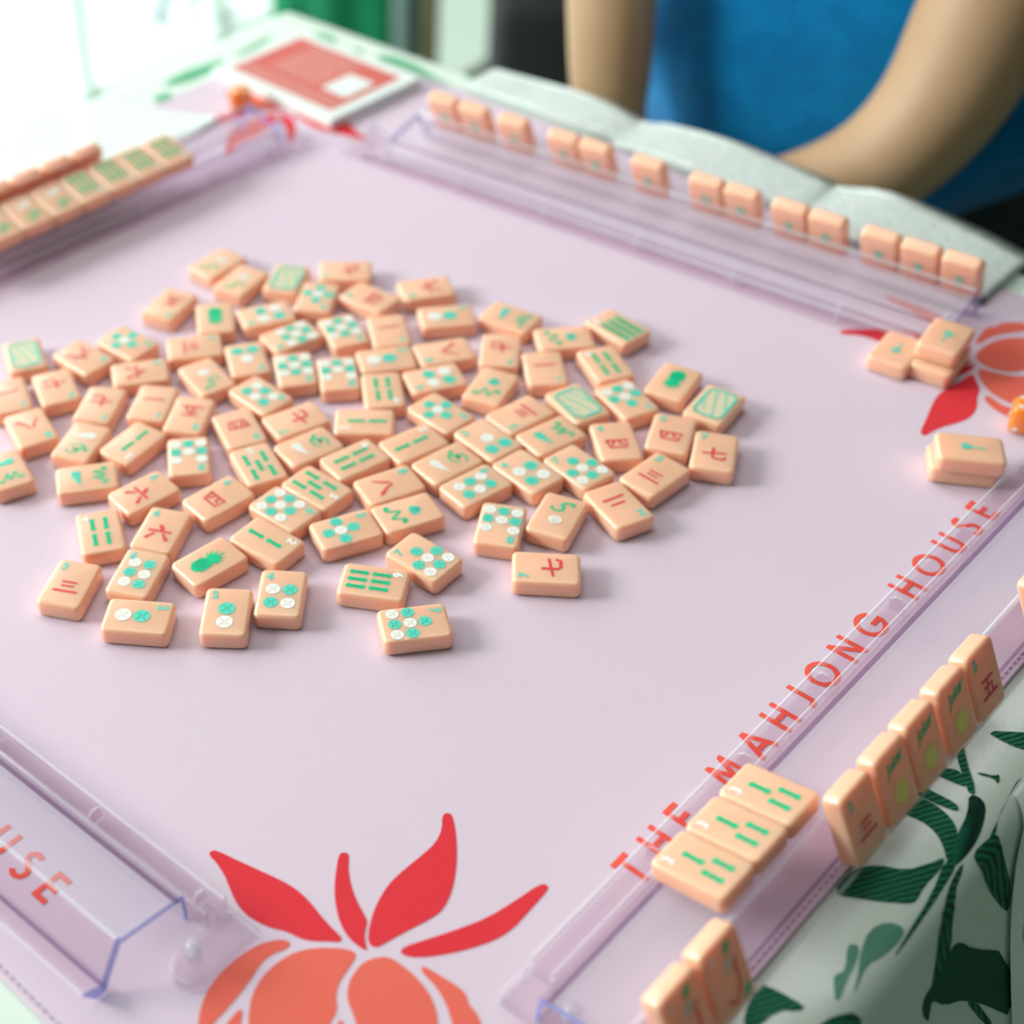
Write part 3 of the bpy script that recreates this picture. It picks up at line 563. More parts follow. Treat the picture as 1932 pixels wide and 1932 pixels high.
def lattice(bm):
    w_, h_ = 7.0, 10.8
    P = [(-w_, -h_+2.4), (-w_+2.4, -h_), (w_-2.4, -h_), (w_, -h_+2.4), (w_, h_-2.4), (w_-2.4, h_), (-w_+2.4, h_), (-w_, h_-2.4)]
    stroke(bm, [(a*mm, b*mm) for a, b in P+[P[0], P[1]]], 1.4*mm, Z1+.00018, 0)
    poly(bm, [(a*mm, b*mm) for a, b in P], Z1, 2)
    for a, b, c, d in ((-6.6, 1.5, -3.0, -6.6), (-3.6, 10, 3.0, -10), (1.2, 9.6, 6.0, -2.6)): stroke(bm, [(a*mm, b*mm), (c*mm, d*mm)], .8*mm, Z1+.00012, 0)
    for y in (-9, -3.4, 2.4, 7.6): stroke(bm, [(-6.2*mm, (y+2.6)*mm), (6.2*mm, (y-1.8)*mm)], .5*mm, Z1+.00006, 1)
def palm(bm):
    stroke(bm, curve_pts([(-.4*mm, -6*mm), (0, -2*mm), (.3*mm, 1.6*mm)], 4), [.95*mm]*9, Z1, 0)
    for a in range(8):
        t = R(a*45+10); p = curve_pts([(.3*mm, 2*mm), (.3*mm+1.6*mm*math.cos(t), 2.4*mm+1.6*mm*math.sin(t)), (.3*mm+3*mm*math.cos(t), 1.7*mm+2.6*mm*math.sin(t))], 4)
        stroke(bm, p, [.9*mm]*5+[.8*mm, .6*mm, .4*mm, .2*mm], Z1+.00001*(a+1), 0)
    disc(bm, .3*mm, 2.1*mm, 1.3*mm, Z2+.00005, 0, 12)
def sun(bm):
    n = 17; p = [((6.2 if i % 2 else 3.5)*mm*math.cos(math.pi*i/n), -4.2*mm+(6.2 if i % 2 else 3.5)*mm*math.sin(math.pi*i/n)) for i in range(2*n)]; poly(bm, p, Z1, 0)
GREY = mat('pale_lattice_fill', (.72, .62, .42, 1), .4)
IDX = {}
def index_me(ch, m):
    k = (ch, m.name)
    if k not in IDX:
        t = text_mesh(ch, 6.0*mm, .00024); b = bmesh.new(); add_mesh(b, t, Matrix.Translation((-5.7*mm, 9.4*mm, Z1))); me = bm2me(b, 'index_number', False); me.materials.append(m); IDX[k] = me
    return IDX[k]
def design(kind):
    if kind in DES: return DES[kind]
    P = []
    if kind[0] == 'd':
        r, L = LAY[kind]
        P = [('circle_motif', me_of(lambda bm: [dotm(bm, x, y, r, wt) for x, y, wt in L], [M_teal, M_tealD, M_white, M_whiteG], 'circle_motif')), ('index_number', index_me(kind[1], M_teal))]
    elif kind[0] == 'b':
        P = [('bamboo_motif', me_of(lambda bm: [bar(bm, x, y, 4.4 if kind == 'b9' else 6.3, 2.2 if kind == 'b9' else 1.8) for x, y in BARS[kind]], [M_green, M_greenD], 'bamboo_motif'))]
        im = index_me(kind[1], M_white)
        if kind == 'b5':
            b = bmesh.new(); b.from_mesh(im); bmesh.ops.translate(b, verts=b.verts[:], vec=(5.7*mm, .8*mm, 0)); im = bm2me(b, 'index_number', False); im.materials.append(M_white)
        P.append(('index_number', im))
    elif kind[0] == 'c':
        P = [('numeral_motif', me_of(lambda bm: numeral(bm, kind[1], Z1), [M_red], 'numeral_motif')), ('index_number', index_me(kind[1], M_teal))]
    elif kind[0] == 'w':
        k = kind[1]
        P = [('wind_letter', me_of(lambda bm: letter(bm, k), [M_green], 'wind_letter')),
             ('shell_motif', me_of(lambda bm: shell(bm, k), [M_white, M_whiteG] if k in 'ES' else [M_teal, M_tealD], 'shell_motif'))]
    elif kind == 'pine': P = [('pineapple_motif', me_of(pineapple, [M_green, M_greenD], 'pineapple_motif'))]
    elif kind == 'frame': P = [('lattice_motif', me_of(lattice, [M_teal, M_whiteG, GREY], 'lattice_motif'))]
    elif kind == 'palm': P = [('palm_tree_motif', me_of(palm, [M_teal], 'palm_tree_motif'))]
    elif kind == 'joker':
        t = text_mesh('Joker', 6.4*mm, .00018, .92, .45)
        def jt(bm): add_mesh(bm, t, Matrix.Translation((0, 8.2*mm, Z1)) @ Matrix.Rotation(R(14), 4, 'Z') @ Matrix.Scale(.88, 4, (1, 0, 0)))
        P = [('joker_lettering', me_of(jt, [M_green], 'joker_lettering')), ('sun_motif', me_of(sun, [M_yellow], 'sun_motif'))]
    elif kind == 'flower':
        def fl(bm):
            poly(bm, [(a*mm, b*mm) for a, b in ((.6, 7.6), (3.4, 9.0), (4.6, 12.6), (1.8, 12.2), (.2, 10))], Z1, 0)
            poly(bm, [(a*mm, b*mm) for a, b in ((-2.4, 1), (2.8, 3.4), (4.8, 6.2), (.6, 6.8), (-2, 4.4))], Z1, 1)
            stroke(bm, curve_pts([(5.4*mm, 4.4*mm), (3.4*mm, 1.6*mm), (4.2*mm, -2*mm), (2.4*mm, -7*mm), (-1*mm, -10*mm), (-4.2*mm, -7*mm)], 5), 1.0*mm, Z2, 2)
            poly(bm, [(a*mm, b*mm) for a, b in ((3.4, -12.4), (7.2, -10.4), (7.4, -7), (4.4, -8.4))], Z1, 0)
        P = [('flower_motif', me_of(fl, [M_green, M_whiteG, M_red], 'flower_motif')), ('index_number', index_me('1', M_white))]
    DES[kind] = P; return P
def tile(kind, M, label, group, back=None):
    o = new('mahjong_tile', tile_me); o.matrix_world = M; tag(o, label, 'mahjong tile', group)
    for n, me in (design(kind) if kind else []): new(n, me, [], o)
    if back:
        for n, me in design(back): new(n, me, [], o, Matrix.Translation((0, 0, TH)) @ Matrix.Rotation(math.pi, 4, 'Y'))
    return o
for kind, x, y, t, lab in PILE:
    tile(kind, Matrix.Translation((x, y, .0001)) @ Matrix.Rotation(t, 4, 'Z'), lab, 'loose tiles piled in the middle of the mat')
# face-down wall remnants
G2 = 'face-down tiles at the right corner of the mat'
def down(x, y, z, deg, label): return tile('palm', Matrix.Translation((x, y, z)) @ Matrix.Rotation(R(deg), 4, 'Z'), label, G2)
down(.1228, .2335, .0001, 186, 'face-down peach tile with palm tree back, left of the short stack by the far rack')
down(.1395, .2505-.0035, .0085+.0001, 8, 'upper face-down peach tile of the stack touching the end of the far rack')
down(.1415, .2445-.0035, .0001, 6, 'lower face-down peach tile of the stack touching the end of the far rack')
down(.1893, .1716, .0085+.0001, 122, 'upper face-down palm tree tile of the stack just below the orange die')
down(.1870, .1768-.004, .0001, 122, 'lower face-down peach tile of the stack just below the orange die')

# ------------------------------------------------------------------ racks
# profile: o = outward from ridge, z up
PO = [(-.0310, .0003), (-.0290, .0003), (-.0286, .0118), (-.0262, .0128), (-.0010, .0176), (.0075, .0022), (.0085, .0003), (.0125, .0003), (.0182, .0088), (.0170, .0095), (.0101, .0060), (.0022, .0196), (.0012, .0218), (-.0004, .0222), (-.0016, .0202), (-.0270, .0152), (-.0300, .0143)]
DRK = {2, 5}  # strips tinted dark in place of corner shadow lines
EDG = {0, 3, 8, 12, 13, 16}     # narrow rounded corner strips, highlights painted in as bright lines
def rack(ridge, ang, s0, s1, label, push, pang, p0, p1, fins, pin_at, outsign=-1):
    """ridge: a point of the ridge line; ang: its direction; outward = direction turned by +-90 degrees"""
    a = R(ang); d = Vector((math.cos(a), math.sin(a), 0)); o_ = Vector((-d.y, d.x, 0))*outsign
    root = empty('tile_rack', (ridge[0], ridge[1], 0)); tag(root, label, 'tile rack', 'clear acrylic tile racks')
    B = Vector((ridge[0], ridge[1], 0))
    bm = bmesh.new(); n = len(PO)
    loc = lambda s, q: d*s+o_*q[0]+Vector((0, 0, q[1]))
    A = [bm.verts.new(loc(s0, q)) for q in PO]; Z = [bm.verts.new(loc(s1, q)) for q in PO]
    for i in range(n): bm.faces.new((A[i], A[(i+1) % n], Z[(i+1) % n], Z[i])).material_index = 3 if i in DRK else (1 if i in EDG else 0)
    bm.faces.new(A[::-1]).material_index = 2; bm.faces.new(Z).material_index = 2
    bmesh.ops.recalc_face_normals(bm, faces=bm.faces[:])
    new('rack_body', bm2me(bm, 'rack_body', False), [M_acr, M_edge, M_cut, M_shadeline], root)
    # pusher: a low open channel with cross fins
    a2 = R(pang); d2 = Vector((math.cos(a2), math.sin(a2), 0)); o2 = Vector((-d2.y, d2.x, 0))*outsign; PB = Vector((push[0], push[1], 0))-B
    PP = [(0, .0003), (.0108, .0003), (.0108, .0085), (.0098, .0092), (.0090, .0085), (.0090, .0022), (.0020, .0022), (.0020, .0085), (.0010, .0095), (0, .0085)]
    bm = bmesh.new(); l2 = lambda s, q: PB+d2*s+o2*q[0]+Vector((0, 0, q[1]))
    A = [bm.verts.new(l2(p0, q)) for q in PP]; Z = [bm.verts.new(l2(p1, q)) for q in PP]; n = len(PP)
    for i in range(n): bm.faces.new((A[i], A[(i+1) % n], Z[(i+1) % n], Z[i])).material_index = 1 if i in (2, 3, 7, 8) else 0
    bm.faces.new(A[::-1]).material_index = 1; bm.faces.new(Z).material_index = 1
    bmesh.ops.recalc_face_normals(bm, faces=bm.faces[:])
    pu = new('pusher_arm', bm2me(bm, 'pusher_arm', False), [M_acr, M_edge], root)
    for f in fins:
        bm = bmesh.new(); V = []
        for ds in (-.0006, .0006):
            V.append([bm.verts.new(l2(f+ds, q)) for q in ((.002, .0022), (.009, .0022), (.009, .0080), (.0068, .0100), (.0042, .0100), (.002, .0080))])
        for i in range(6): bm.faces.new((V[0][i], V[0][(i+1) % 6], V[1][(i+1) % 6], V[1][i])).material_index = 1
        bm.faces.new(V[0][::-1]).material_index = 0; bm.faces.new(V[1]).material_index = 0
        bmesh.ops.recalc_face_normals(bm, faces=bm.faces[:])
        new('cross_fin', bm2me(bm, 'cross_fin', False), [M_acr, M_edge], pu)
    for s, sg in pin_at:
        # flat hinge tab beyond the rack end, rounded outer end, and the ball-headed pivot pin
        bm = bmesh.new(); V = []; pr = []
        w_ = .0075
        for k in range(9): t = math.pi*k/8; pr.append((s+sg*(.0085)+w_*math.cos(t), .026+w_*math.sin(t)))
        pr += [(s+sg*.0085-w_, 0), (s+sg*.0085+w_, 0)]
        for z in (.0003, .0062): V.append([bm.verts.new(l2(u, (v, z))) for u, v in pr])
        m_ = len(pr)
        for i in range(m_): bm.faces.new((V[0][i], V[0][(i+1) % m_], V[1][(i+1) % m_], V[1][i])).material_index = 0
        bm.faces.new(V[0][::-1]).material_index = 0; bm.faces.new(V[1]).material_index = 0
        bmesh.ops.recalc_face_normals(bm, faces=bm.faces[:]); bevel(bm, .0007, 2, 50)
        for f in bm.faces:
            if f.calc_area() < 1.2e-5: f.material_index = 1
        new('hinge_tab', bm2me(bm, 'hinge_tab', False), [M_acr, M_edge], pu)
        bm = bmesh.new(); c = l2(s+sg*.0085, (.024, .0062)); tube(bm, [c, c+Vector((0, 0, .004))], .0026, 14)
        bmesh.ops.create_uvsphere(bm, u_segments=18, v_segments=12, radius=.0040, matrix=Matrix.Translation(c+Vector((0, 0, .0062))))
        new('pivot_pin', bm2me(bm, 'pivot_pin'), [M_clear], pu)
    return dict(B=B, d=d, o=o_)
LEAN = math.atan2(.0085, .0166)
def stand_M(r, s, faceout=True):
    d, o_ = r['d'], r['o']; u = (-o_*math.sin(LEAN)+Vector((0, 0, math.cos(LEAN)))); n = (o_*math.cos(LEAN)+Vector((0, 0, math.sin(LEAN)))); x = u.cross(n)
    foot = r['B']+d*s+o_*.0110+Vector((0, 0, .0068)); c = foot+u*(TL/2)+n*.0004
    return Matrix(((x.x, u.x, n.x, c.x), (x.y, u.y, n.y, c.y), (x.z, u.z, n.z, c.z), (0, 0, 0, 1)))
def plate_M(r, s, off=-.0162):
    d, o_ = r['d'], r['o']; t = math.atan2(.0050, .0262); y = (-o_*math.cos(t)-Vector((0, 0, math.sin(t)))); n = (-o_*math.sin(t)+Vector((0, 0, math.cos(t)))); x = y.cross(n)
    c = r['B']+d*s+o_*off+Vector((0, 0, .0174))+n*.0006
    return Matrix(((x.x, y.x, n.x, c.x), (x.y, y.y, n.y, c.y), (x.z, y.z, n.z, c.z), (0, 0, 0, 1)))
RR = rack((.2495, 0), 90, -.182, .215, 'clear acrylic rack at right holding jokers, three-bamboo tiles exposed on top', (.2060, 0), 90, -.170, .205, [-.105, -.046, .010, .068, .127, .186], [(-.170, -1), (.205, 1)])
RT = rack((.0322, .2790), 5.1, -.248, .102, 'clear acrylic rack across the far side with thirteen tiles leaning on it', (.0827, .2422), 5.0, -.310, .042, [-.295, -.236, -.177, -.118, -.059, 0], [(-.310, -1), (.042, 1)], 1)
RB = rack((.1076, -.2646), 2.3, -.375, 0, 'empty clear acrylic rack at lower left over the coral letters', (.1147, -.2222), 2.3, -.375, 0, [-.355, -.299, -.240, -.181, -.122, -.063, -.008], [(0, 1)], -1)
RU = rack((-.3165, 0), 86.1, -.185, .196, 'clear acrylic rack at upper left with tiles lying face up on it', (-.2768, 0), 86.1, -.185, .196, [-.16, -.101, -.042, .017, .076, .135, .180], [(.196, 1)], 1)
GR = 'tiles leaning on the right rack'
for k, s, l in (('flower', -.1620, 'peach flower tile standing nearest the camera, at the near end of the right rack'), ('flower', -.1400, 'peach flower tile standing behind the nearest one, beside the exposed three-bamboo tiles'),
    ('c3', -.0555, 'peach red three tile standing on right rack, in front of the joker tiles'), ('joker', -.0325, 'peach joker tile with sun, standing next to the red three tile'),
    ('joker', -.0108, 'middle joker tile of the three standing on the right rack'), ('joker', .0125, 'joker tile standing next to the red five tile on the right rack'),
    ('c5', .0345, 'peach red five tile standing behind the jokers on the right rack'), ('b9', .0905, 'lone peach tile cut by the right edge of the picture on the right rack')):
    tile(k, stand_M(RR, s), l, GR)
for s, l in ((-.1105, 'exposed three-bamboo tile lying on right rack, nearest the flower tiles'), (-.0898, 'middle one of the three exposed three-bamboo tiles on the right rack'), (-.0691, 'exposed three-bamboo tile lying farthest from the flower tiles on right rack')):
    tile('b3', plate_M(RR, s), l, 'exposed three-bamboo tiles on the right rack')
GT = 'tiles leaning on the far rack, palm tree backs toward the camera'
ord_ = ['leftmost tile of the far rack, in the left pair', 'second tile of the far rack, in the left pair', 'single tile standing alone right of the left pair on far rack', 'left tile of the pair near the middle left of far rack', 'right tile of the pair near the middle left of far rack',
 'lone tile standing by itself at the middle of the far rack', 'left tile of the pair just right of the middle lone tile, far rack', 'right tile of the pair just right of the middle lone tile, far rack', 'left tile of the pair before the right-hand trio, far rack', 'right tile of the pair before the right-hand trio, far rack',
 'left tile of the trio at the right end of the far rack', 'middle tile of the trio at the right end of the far rack', 'rightmost tile of the far rack, at the end of the trio']
for s, l in zip((-.2310, -.2085, -.1800, -.1450, -.1235, -.0890, -.0525, -.0310, -.0028, .0187, .0480, .0695, .0910), ord_): tile('c1', stand_M(RT, s), 'peach '+l, GT, 'palm')
GU = 'tiles leaning at the back of the upper left rack'
for i, s in enumerate((.0720, .0505, .0290, .0075, -.014, -.0355)):
    tile('b2', stand_M(RU, s), 'peach tile leaning behind the upper left rack, ' + ('rightmost of its row' if i == 0 else ['', 'second', 'third', 'fourth', 'fifth', 'sixth'][i]+' from its right end'), GU, None)
GF = 'tiles lying face up on the upper left rack'
for i, (k, s) in enumerate((('b6', .1165), ('b6', .0960), ('b6', .0755), ('b6', .0550), ('wE', .0345), ('wE', .0140), ('wE', -.0065), ('wE', -.0270))):
    tile(k, plate_M(RU, s), 'face-up peach tile with %s on upper left rack, %s' % ('green bars' if k == 'b6' else 'green and pale marks', 'rightmost' if i == 0 else ['', 'second', 'third', 'fourth', 'fifth', 'sixth', 'seventh', 'eighth'][i]+' from right'), GF)

# ------------------------------------------------------------------ dice
def die(x, y, rz, label, top=4):
    s = .0145; bm = bmesh.new(); box(bm, (-s/2, -s/2, 0), (s/2, s/2, s)); bmesh.ops.bevel(bm, geom=bm.edges[:], offset=.0034, segments=5, affect='EDGES', profile=.5)
    o = new('die', bm2me(bm, 'die'), M_dice); o.location = (x, y, .0001); o.rotation_euler = (0, 0, rz); tag(o, label, 'die', 'orange dice')
    q = s*.26
    def face(pts, M):
        for a, b in pts:
            bm = bmesh.new(); disc(bm, a, b, .00125, 0, 0, 14); new('pip', bm2me(bm, 'pip', False), M_white, o, M)
    face([(-q, -q), (q, -q), (-q, q), (q, q)], Matrix.Translation((0, 0, s+.00008)))
    face([(-q, -q), (q, q)], Matrix.Translation((0, -s/2-.00008, s/2)) @ Matrix.Rotation(R(90), 4, 'X'))
    face([(0, 0), (-q, q), (q, -q)], Matrix.Translation((s/2+.00008, 0, s/2)) @ Matrix.Rotation(R(90), 4, 'Y'))
    face([(-q, -q), (q, q), (0, 0), (-q, q), (q, -q)], Matrix.Translation((-s/2-.00008, 0, s/2)) @ Matrix.Rotation(R(-90), 4, 'Y'))
die(.1935, .2235, R(20), 'orange translucent die at the right edge beside the coral fruit print')
die(-.3365, .2185, R(50), 'orange translucent die beside the red booklet at the far corner')

# ------------------------------------------------------------------ booklet, cards
bk = empty('booklet', (-.326, .279, .0003), R(-2)); tag(bk, 'red booklet with wide white border lying at the far corner of the mat', 'booklet')
bm = bmesh.new(); box(bm, (-.0585, -.0425, 0), (.0585, .0425, .0065)); bevel(bm, .0008, 2); new('page_block', bm2me(bm, 'page_block', False), M_paper, bk)
bm = bmesh.new(); poly(bm, [(-.049, -.033), (.049, -.033), (.049, .033), (-.049, .033)], .0067); new('cover_panel', bm2me(bm, 'cover_panel', False), M_bookred, bk)
bm = bmesh.new(); random.seed(3)
for r_ in range(9):
    y = .027-.0048*r_; x = -.030
    while x < .014:
        l = random.uniform(.003, .007); stroke(bm, [(x, y), (min(x+l, .016), y)], .0022, .0069); x += l+.0016
for r_ in range(3):
    x = -.045
    while x < .044:
        l = random.uniform(.002, .005); stroke(bm, [(x, -.0215-.0036*r_), (x+l, -.0215-.0036*r_)], .0017, .0069); x += l+.0012
new('cover_print', bm2me(bm, 'cover_print', False), M_bookpink, bk)
bm = bmesh.new(); poly(bm, smoothpoly([(.020, -.014), (.043, -.014), (.043, .014), (.020, .014)], 0), .0070); new('cover_label', bm2me(bm, 'cover_label', False), M_paper, bk)
def printed(name, base, gloss=False):
    m = mat(name, base, .5 if not gloss else .06, .5 if not gloss else .9, coat=1 if gloss else 0); nt = m.node_tree; b = nt.nodes['Principled BSDF']
    tc = nt.nodes.new('ShaderNodeTexCoord'); mp = nt.nodes.new('ShaderNodeMapping'); mp.inputs['Scale'].default_value = (260, 900, 1); nt.links.new(tc.outputs['Object'], mp.inputs[0])
    n1 = nt.nodes.new('ShaderNodeTexNoise'); n1.inputs['Scale'].default_value = 1; n1.inputs['Detail'].default_value = 1; nt.links.new(mp.outputs[0], n1.inputs['Vector'])
    n2 = nt.nodes.new('ShaderNodeTexNoise'); n2.inputs['Scale'].default_value = 26; nt.links.new(tc.outputs['Object'], n2.inputs['Vector'])
    wv = nt.nodes.new('ShaderNodeTexWave'); wv.bands_direction = 'Y'; wv.inputs['Scale'].default_value = 50; nt.links.new(tc.outputs['Object'], wv.inputs['Vector'])
    gt = nt.nodes.new('ShaderNodeMath'); gt.operation = 'GREATER_THAN'; gt.inputs[1].default_value = .54; nt.links.new(n1.outputs[0], gt.inputs[0])
    g2 = nt.nodes.new('ShaderNodeMath'); g2.operation = 'GREATER_THAN'; g2.inputs[1].default_value = .45; nt.links.new(wv.outputs['Fac'], g2.inputs[0])
    mu = nt.nodes.new('ShaderNodeMath'); mu.operation = 'MULTIPLY'; nt.links.new(gt.outputs[0], mu.inputs[0]); nt.links.new(g2.outputs[0], mu.inputs[1])
    mu2 = nt.nodes.new('ShaderNodeMath'); mu2.operation = 'MULTIPLY'; nt.links.new(mu.outputs[0], mu2.inputs[0]); mu2.inputs[1].default_value = .4
    cr = nt.nodes.new('ShaderNodeValToRGB'); nt.links.new(n2.outputs[0], cr.inputs[0])
    e = cr.color_ramp.elements; e[0].position = .38; e[0].color = (.05, .12, .22, 1); e[1].position = .46; e[1].color = (.06, .42, .30, 1)
    x = e.new(.60); x.color = (.06, .42, .30, 1); x = e.new(.68); x.color = (.45, .10, .12, 1)
    mx = nt.nodes.new('ShaderNodeMix'); mx.data_type = 'RGBA'; mx.inputs['A'].default_value = base; nt.links.new(cr.outputs[0], mx.inputs['B']); nt.links.new(mu2.outputs[0], mx.inputs['Factor'])
    nt.links.new(mx.outputs['Result'], b.inputs['Base Color']); return m
M_card = printed('printed_score_card', (.96, 1.0, .98, 1)); M_cardg = printed('laminated_score_card', (.86, .92, .89, 1), True)
cz = curve_pts([(-.244, .0015), (-.222, .0035), (-.17, .010), (-.135, .0088), (-.118, .0040), (-.10, .0110), (-.06, .0160), (-.02, .0130), (.008, .0090), (.016, .0060), (.045, .0160), (.10, .0105), (.132, .0022)], 4)
bm = bmesh.new(); prev = None
for q in cz:
    k = (q[0]+.244)/.376; y0 = .285+.012*k if q[0] > -.2 else .300; y1 = .368+.002*math.sin(q[0]*20)
    y0 = .318+.02*(1-k)-.002 if q[0] < .02 else .318-.010*min(1, (q[0]-.02)/.1)
    row = [bm.verts.new((q[0], y0+(y1-y0)*j/6, max(.0012, .0012+q[1]*.62*(.45+.55*j/6)))) for j in range(7)]
    if prev:
        for j in range(6): bm.faces.new((prev[j], row[j], row[j+1], prev[j+1]))
    prev = row
bmesh.ops.solidify(bm, geom=bm.faces[:], thickness=-.0004)
tag(new('score_card', bm2me(bm, 'score_card'), M_card), 'long wavy folded score card along the far table edge, before the blue top', 'score card')
bm = bmesh.new(); V = [(-.4335+.006, .020), (-.338, .014), (-.330, .170), (-.336, .197), (-.415, .158), (-.421, .120)]
poly(bm, V, .0012); r_ = bmesh.ops.solidify(bm, geom=bm.faces[:], thickness=-.0008)
tag(new('score_card', bm2me(bm, 'score_card', False), M_cardg), 'glossy laminated score card catching the window glare at upper left', 'score card')
# card hanging in the lower right corner
edge = curve_pts([(.288, .0185), (.297, .0154), (.305, .0136), (.318, .0120), (.339, .0131), (.363, .0160), (.3976, .0219), (.43, .028), (.47, .036)], 4)
bm = bmesh.new(); prev = None
for q in edge:
    row = [bm.verts.new(cloth_pt(q[0], q[1]-.0035+.11*j/8, .0022)) for j in range(9)]
    if prev:
        for j in range(8): bm.faces.new((prev[j], row[j], row[j+1], prev[j+1]))
    prev = row
bmesh.ops.recalc_face_normals(bm, faces=bm.faces[:]); bmesh.ops.solidify(bm, geom=bm.faces[:], thickness=.0004)
M_plain = mat('matte_card_stock', (.86, .93, .89, 1), .7)
hc = tag(new('rule_card', bm2me(bm, 'rule_card'), M_plain), 'white card with dark slanted lettering hanging against the tablecloth at lower right', 'card')
tw = text_mesh('WINDS - DRAGONS', .0066, .00022, 1.06, .35, 'LEFT'); bm = bmesh.new(); bm.from_mesh(tw); bmesh.ops.triangulate(bm, faces=bm.faces[:])
for v in bm.verts: v.co = cloth_pt(.3745-v.co.x, .0268-v.co.y, .0030)
new('card_lettering', bm2me(bm, 'card_lettering', False), mat('navy_ink', (.012, .02, .06, 1), .6), hc)


# ------------------------------------------------------------------ people
def skinned(name, verts, edges, radii, root, m, parent=None, sub=2):
    me = bpy.data.meshes.new(name); me.from_pydata(verts, edges, []); me.update()
    o = bpy.data.objects.new(name, me); COL.objects.link(o)
    b = bmesh.new(); b.from_mesh(me); ly = b.verts.layers.skin.verify(); b.verts.ensure_lookup_table()
    for i, v in enumerate(b.verts):
        r = radii[i]; v[ly].radius = r if isinstance(r, tuple) else (r, r); v[ly].use_root = (i == root)
    b.to_mesh(me); b.free()
    o.modifiers.new('skin', 'SKIN').use_smooth_shade = True
    s = o.modifiers.new('sub', 'SUBSURF'); s.levels = sub; s.render_levels = sub
    bpy.context.view_layer.update(); dg = bpy.context.evaluated_depsgraph_get(); m2 = bpy.data.meshes.new_from_object(o.evaluated_get(dg)); bpy.data.objects.remove(o)
    for p in m2.polygons: p.use_smooth = True
    m2.materials.clear(); return new(name, m2, m, parent)
def graph():
    V = []; E = []; Rr = []
    def add(p, r, par=None):
        V.append(p); Rr.append(r); i = len(V)-1
        if par is not None: E.append((par, i))
        return i
    return V, E, Rr, add
pr = empty('person', (-.10, .56, FZ)); tag(pr, 'seated person in sleeveless blue knit top and dark jeans, forearms lowered behind the card', 'person')
inv = Matrix.Translation((.10, -.56, -FZ))
V, E, Rr, add = graph()
pel = add((-.10, .71, -.24), (.13, .10)); ab = add((-.10, .635, -.08), (.118, .080), pel); ch = add((-.10, .64, .10), (.13, .095), ab); nk0 = add((-.10, .655, .245), (.06, .055), ch); nk1 = add((-.10, .645, .30), .048, nk0)
h0 = add((-.10, .635, .36), (.066, .075), nk1); h1 = add((-.10, .635, .43), (.074, .088), h0); h2 = add((-.10, .645, .49), (.06, .07), h1)
nose = add((-.10, .548, .405), .010, h0)
for sx, pts, rs in ((1, [(.040, .655, .215), (.036, .60, .17), (.016, .535, .090), (.012, .500, .005), (-.010, .470, -.040), (-.050, .445, -.058), (-.080, .432, -.066)], [.056, .053, .048, .042, .038, .030, .022]),
                    (-1, [(-.245, .655, .230), (-.262, .60, .20), (-.262, .535, .145), (-.245, .490, .085), (-.215, .460, .030), (-.200, .446, -.030), (-.190, .440, -.060)], [.052, .047, .042, .036, .033, .031, .022])):
    par = ch
    for p, r in zip(pts, rs): par = add(p, r, par)
    hx, hy, hz = pts[-1]; s = -sx
    palm_ = add((hx+s*.022, hy-.004, hz-.012), (.020, .014), par)
    for k in range(4):
        bx = (hx+s*.045, hy-.014+.010*k*.9-.006, hz-.020); f0 = add(bx, .0085, palm_); f1 = add((bx[0]+s*(.018+.003*(k in (1, 2))), bx[1]-.001, bx[2]-.006), .0078, f0); add((bx[0]+s*(.030+.004*(k in (1, 2))), bx[1], bx[2]-.018), .0068, f1)
    t0 = add((hx+s*.016, hy-.022, hz-.006), .0095, palm_); add((hx+s*.034, hy-.030, hz-.014), .008, t0)
for sx in (-1, 1):
    hp = add((-.10+sx*.085, .68, -.27), .078, pel); kn = add((-.10+sx*.12, .50, -.41), .052, hp); an = add((-.10+sx*.12, .53, -.65), .036, kn); add((-.10+sx*.125, .46, -.705), .028, an)
body = skinned('body', V, E, Rr, 0, M_skin, pr); body.matrix_local = inv
def sweater():
    bm = bmesh.new(); rg = []
    for z, rx, ry, cy in ((-.150, .150, .112, .630), (-.120, .156, .118, .622), (-.07, .163, .122, .615), (-.01, .165, .122, .615), (.06, .160, .118, .620), (.13, .158, .114, .628), (.19, .150, .105, .64), (.235, .125, .085, .65), (.258, .085, .066, .655)):
        ring = []
        for i, p in enumerate(ellring((-.098, cy, z), rx, ry, 56, 2.4)):
            a = 2*math.pi*i/56; f = .006*math.sin(5*a+z*22)+.004*math.sin(11*a-z*40)+.005*math.sin(z*60+2*a)
            nx, ny = p[0]+.098, p[1]-cy; L = math.hypot(nx, ny); ring.append((p[0]+nx/L*f, p[1]+ny/L*f, z+max(0, p[0]+.03)*1.1*max(0, min(1, (.02-z)/.15))))
        rg.append(ring)
    loft(bm, rg, cap=False); bmesh.ops.solidify(bm, geom=bm.faces[:], thickness=.003); return bm2me(bm, 'knit_top')
kt = new('knit_top', sweater(), M_shirt, pr); kt.matrix_local = inv
bm = bmesh.new(); loft(bm, [ellring((-.10, .640-.18*min(0, z+.12)*2, z), rx, ry, 40, 2.3) for z, rx, ry in ((-.33, .185, .15), (-.24, .178, .138), (-.16, .160, .122), (-.105, .150, .112), (-.04, .146, .108), (.0, .140, .104))], cap=True)
for sx in (-1, 1): tube(bm, [(-.10+sx*.085, .72, -.26), (-.10+sx*.10, .60, -.33), (-.10+sx*.12, .50, -.41), (-.10+sx*.12, .505, -.46), (-.10+sx*.12, .53, -.66)], [.098, .085, .066, .06, .048], 20)
jn = new('jeans', bm2me(bm, 'jeans'), M_jeans, pr); jn.matrix_local = inv
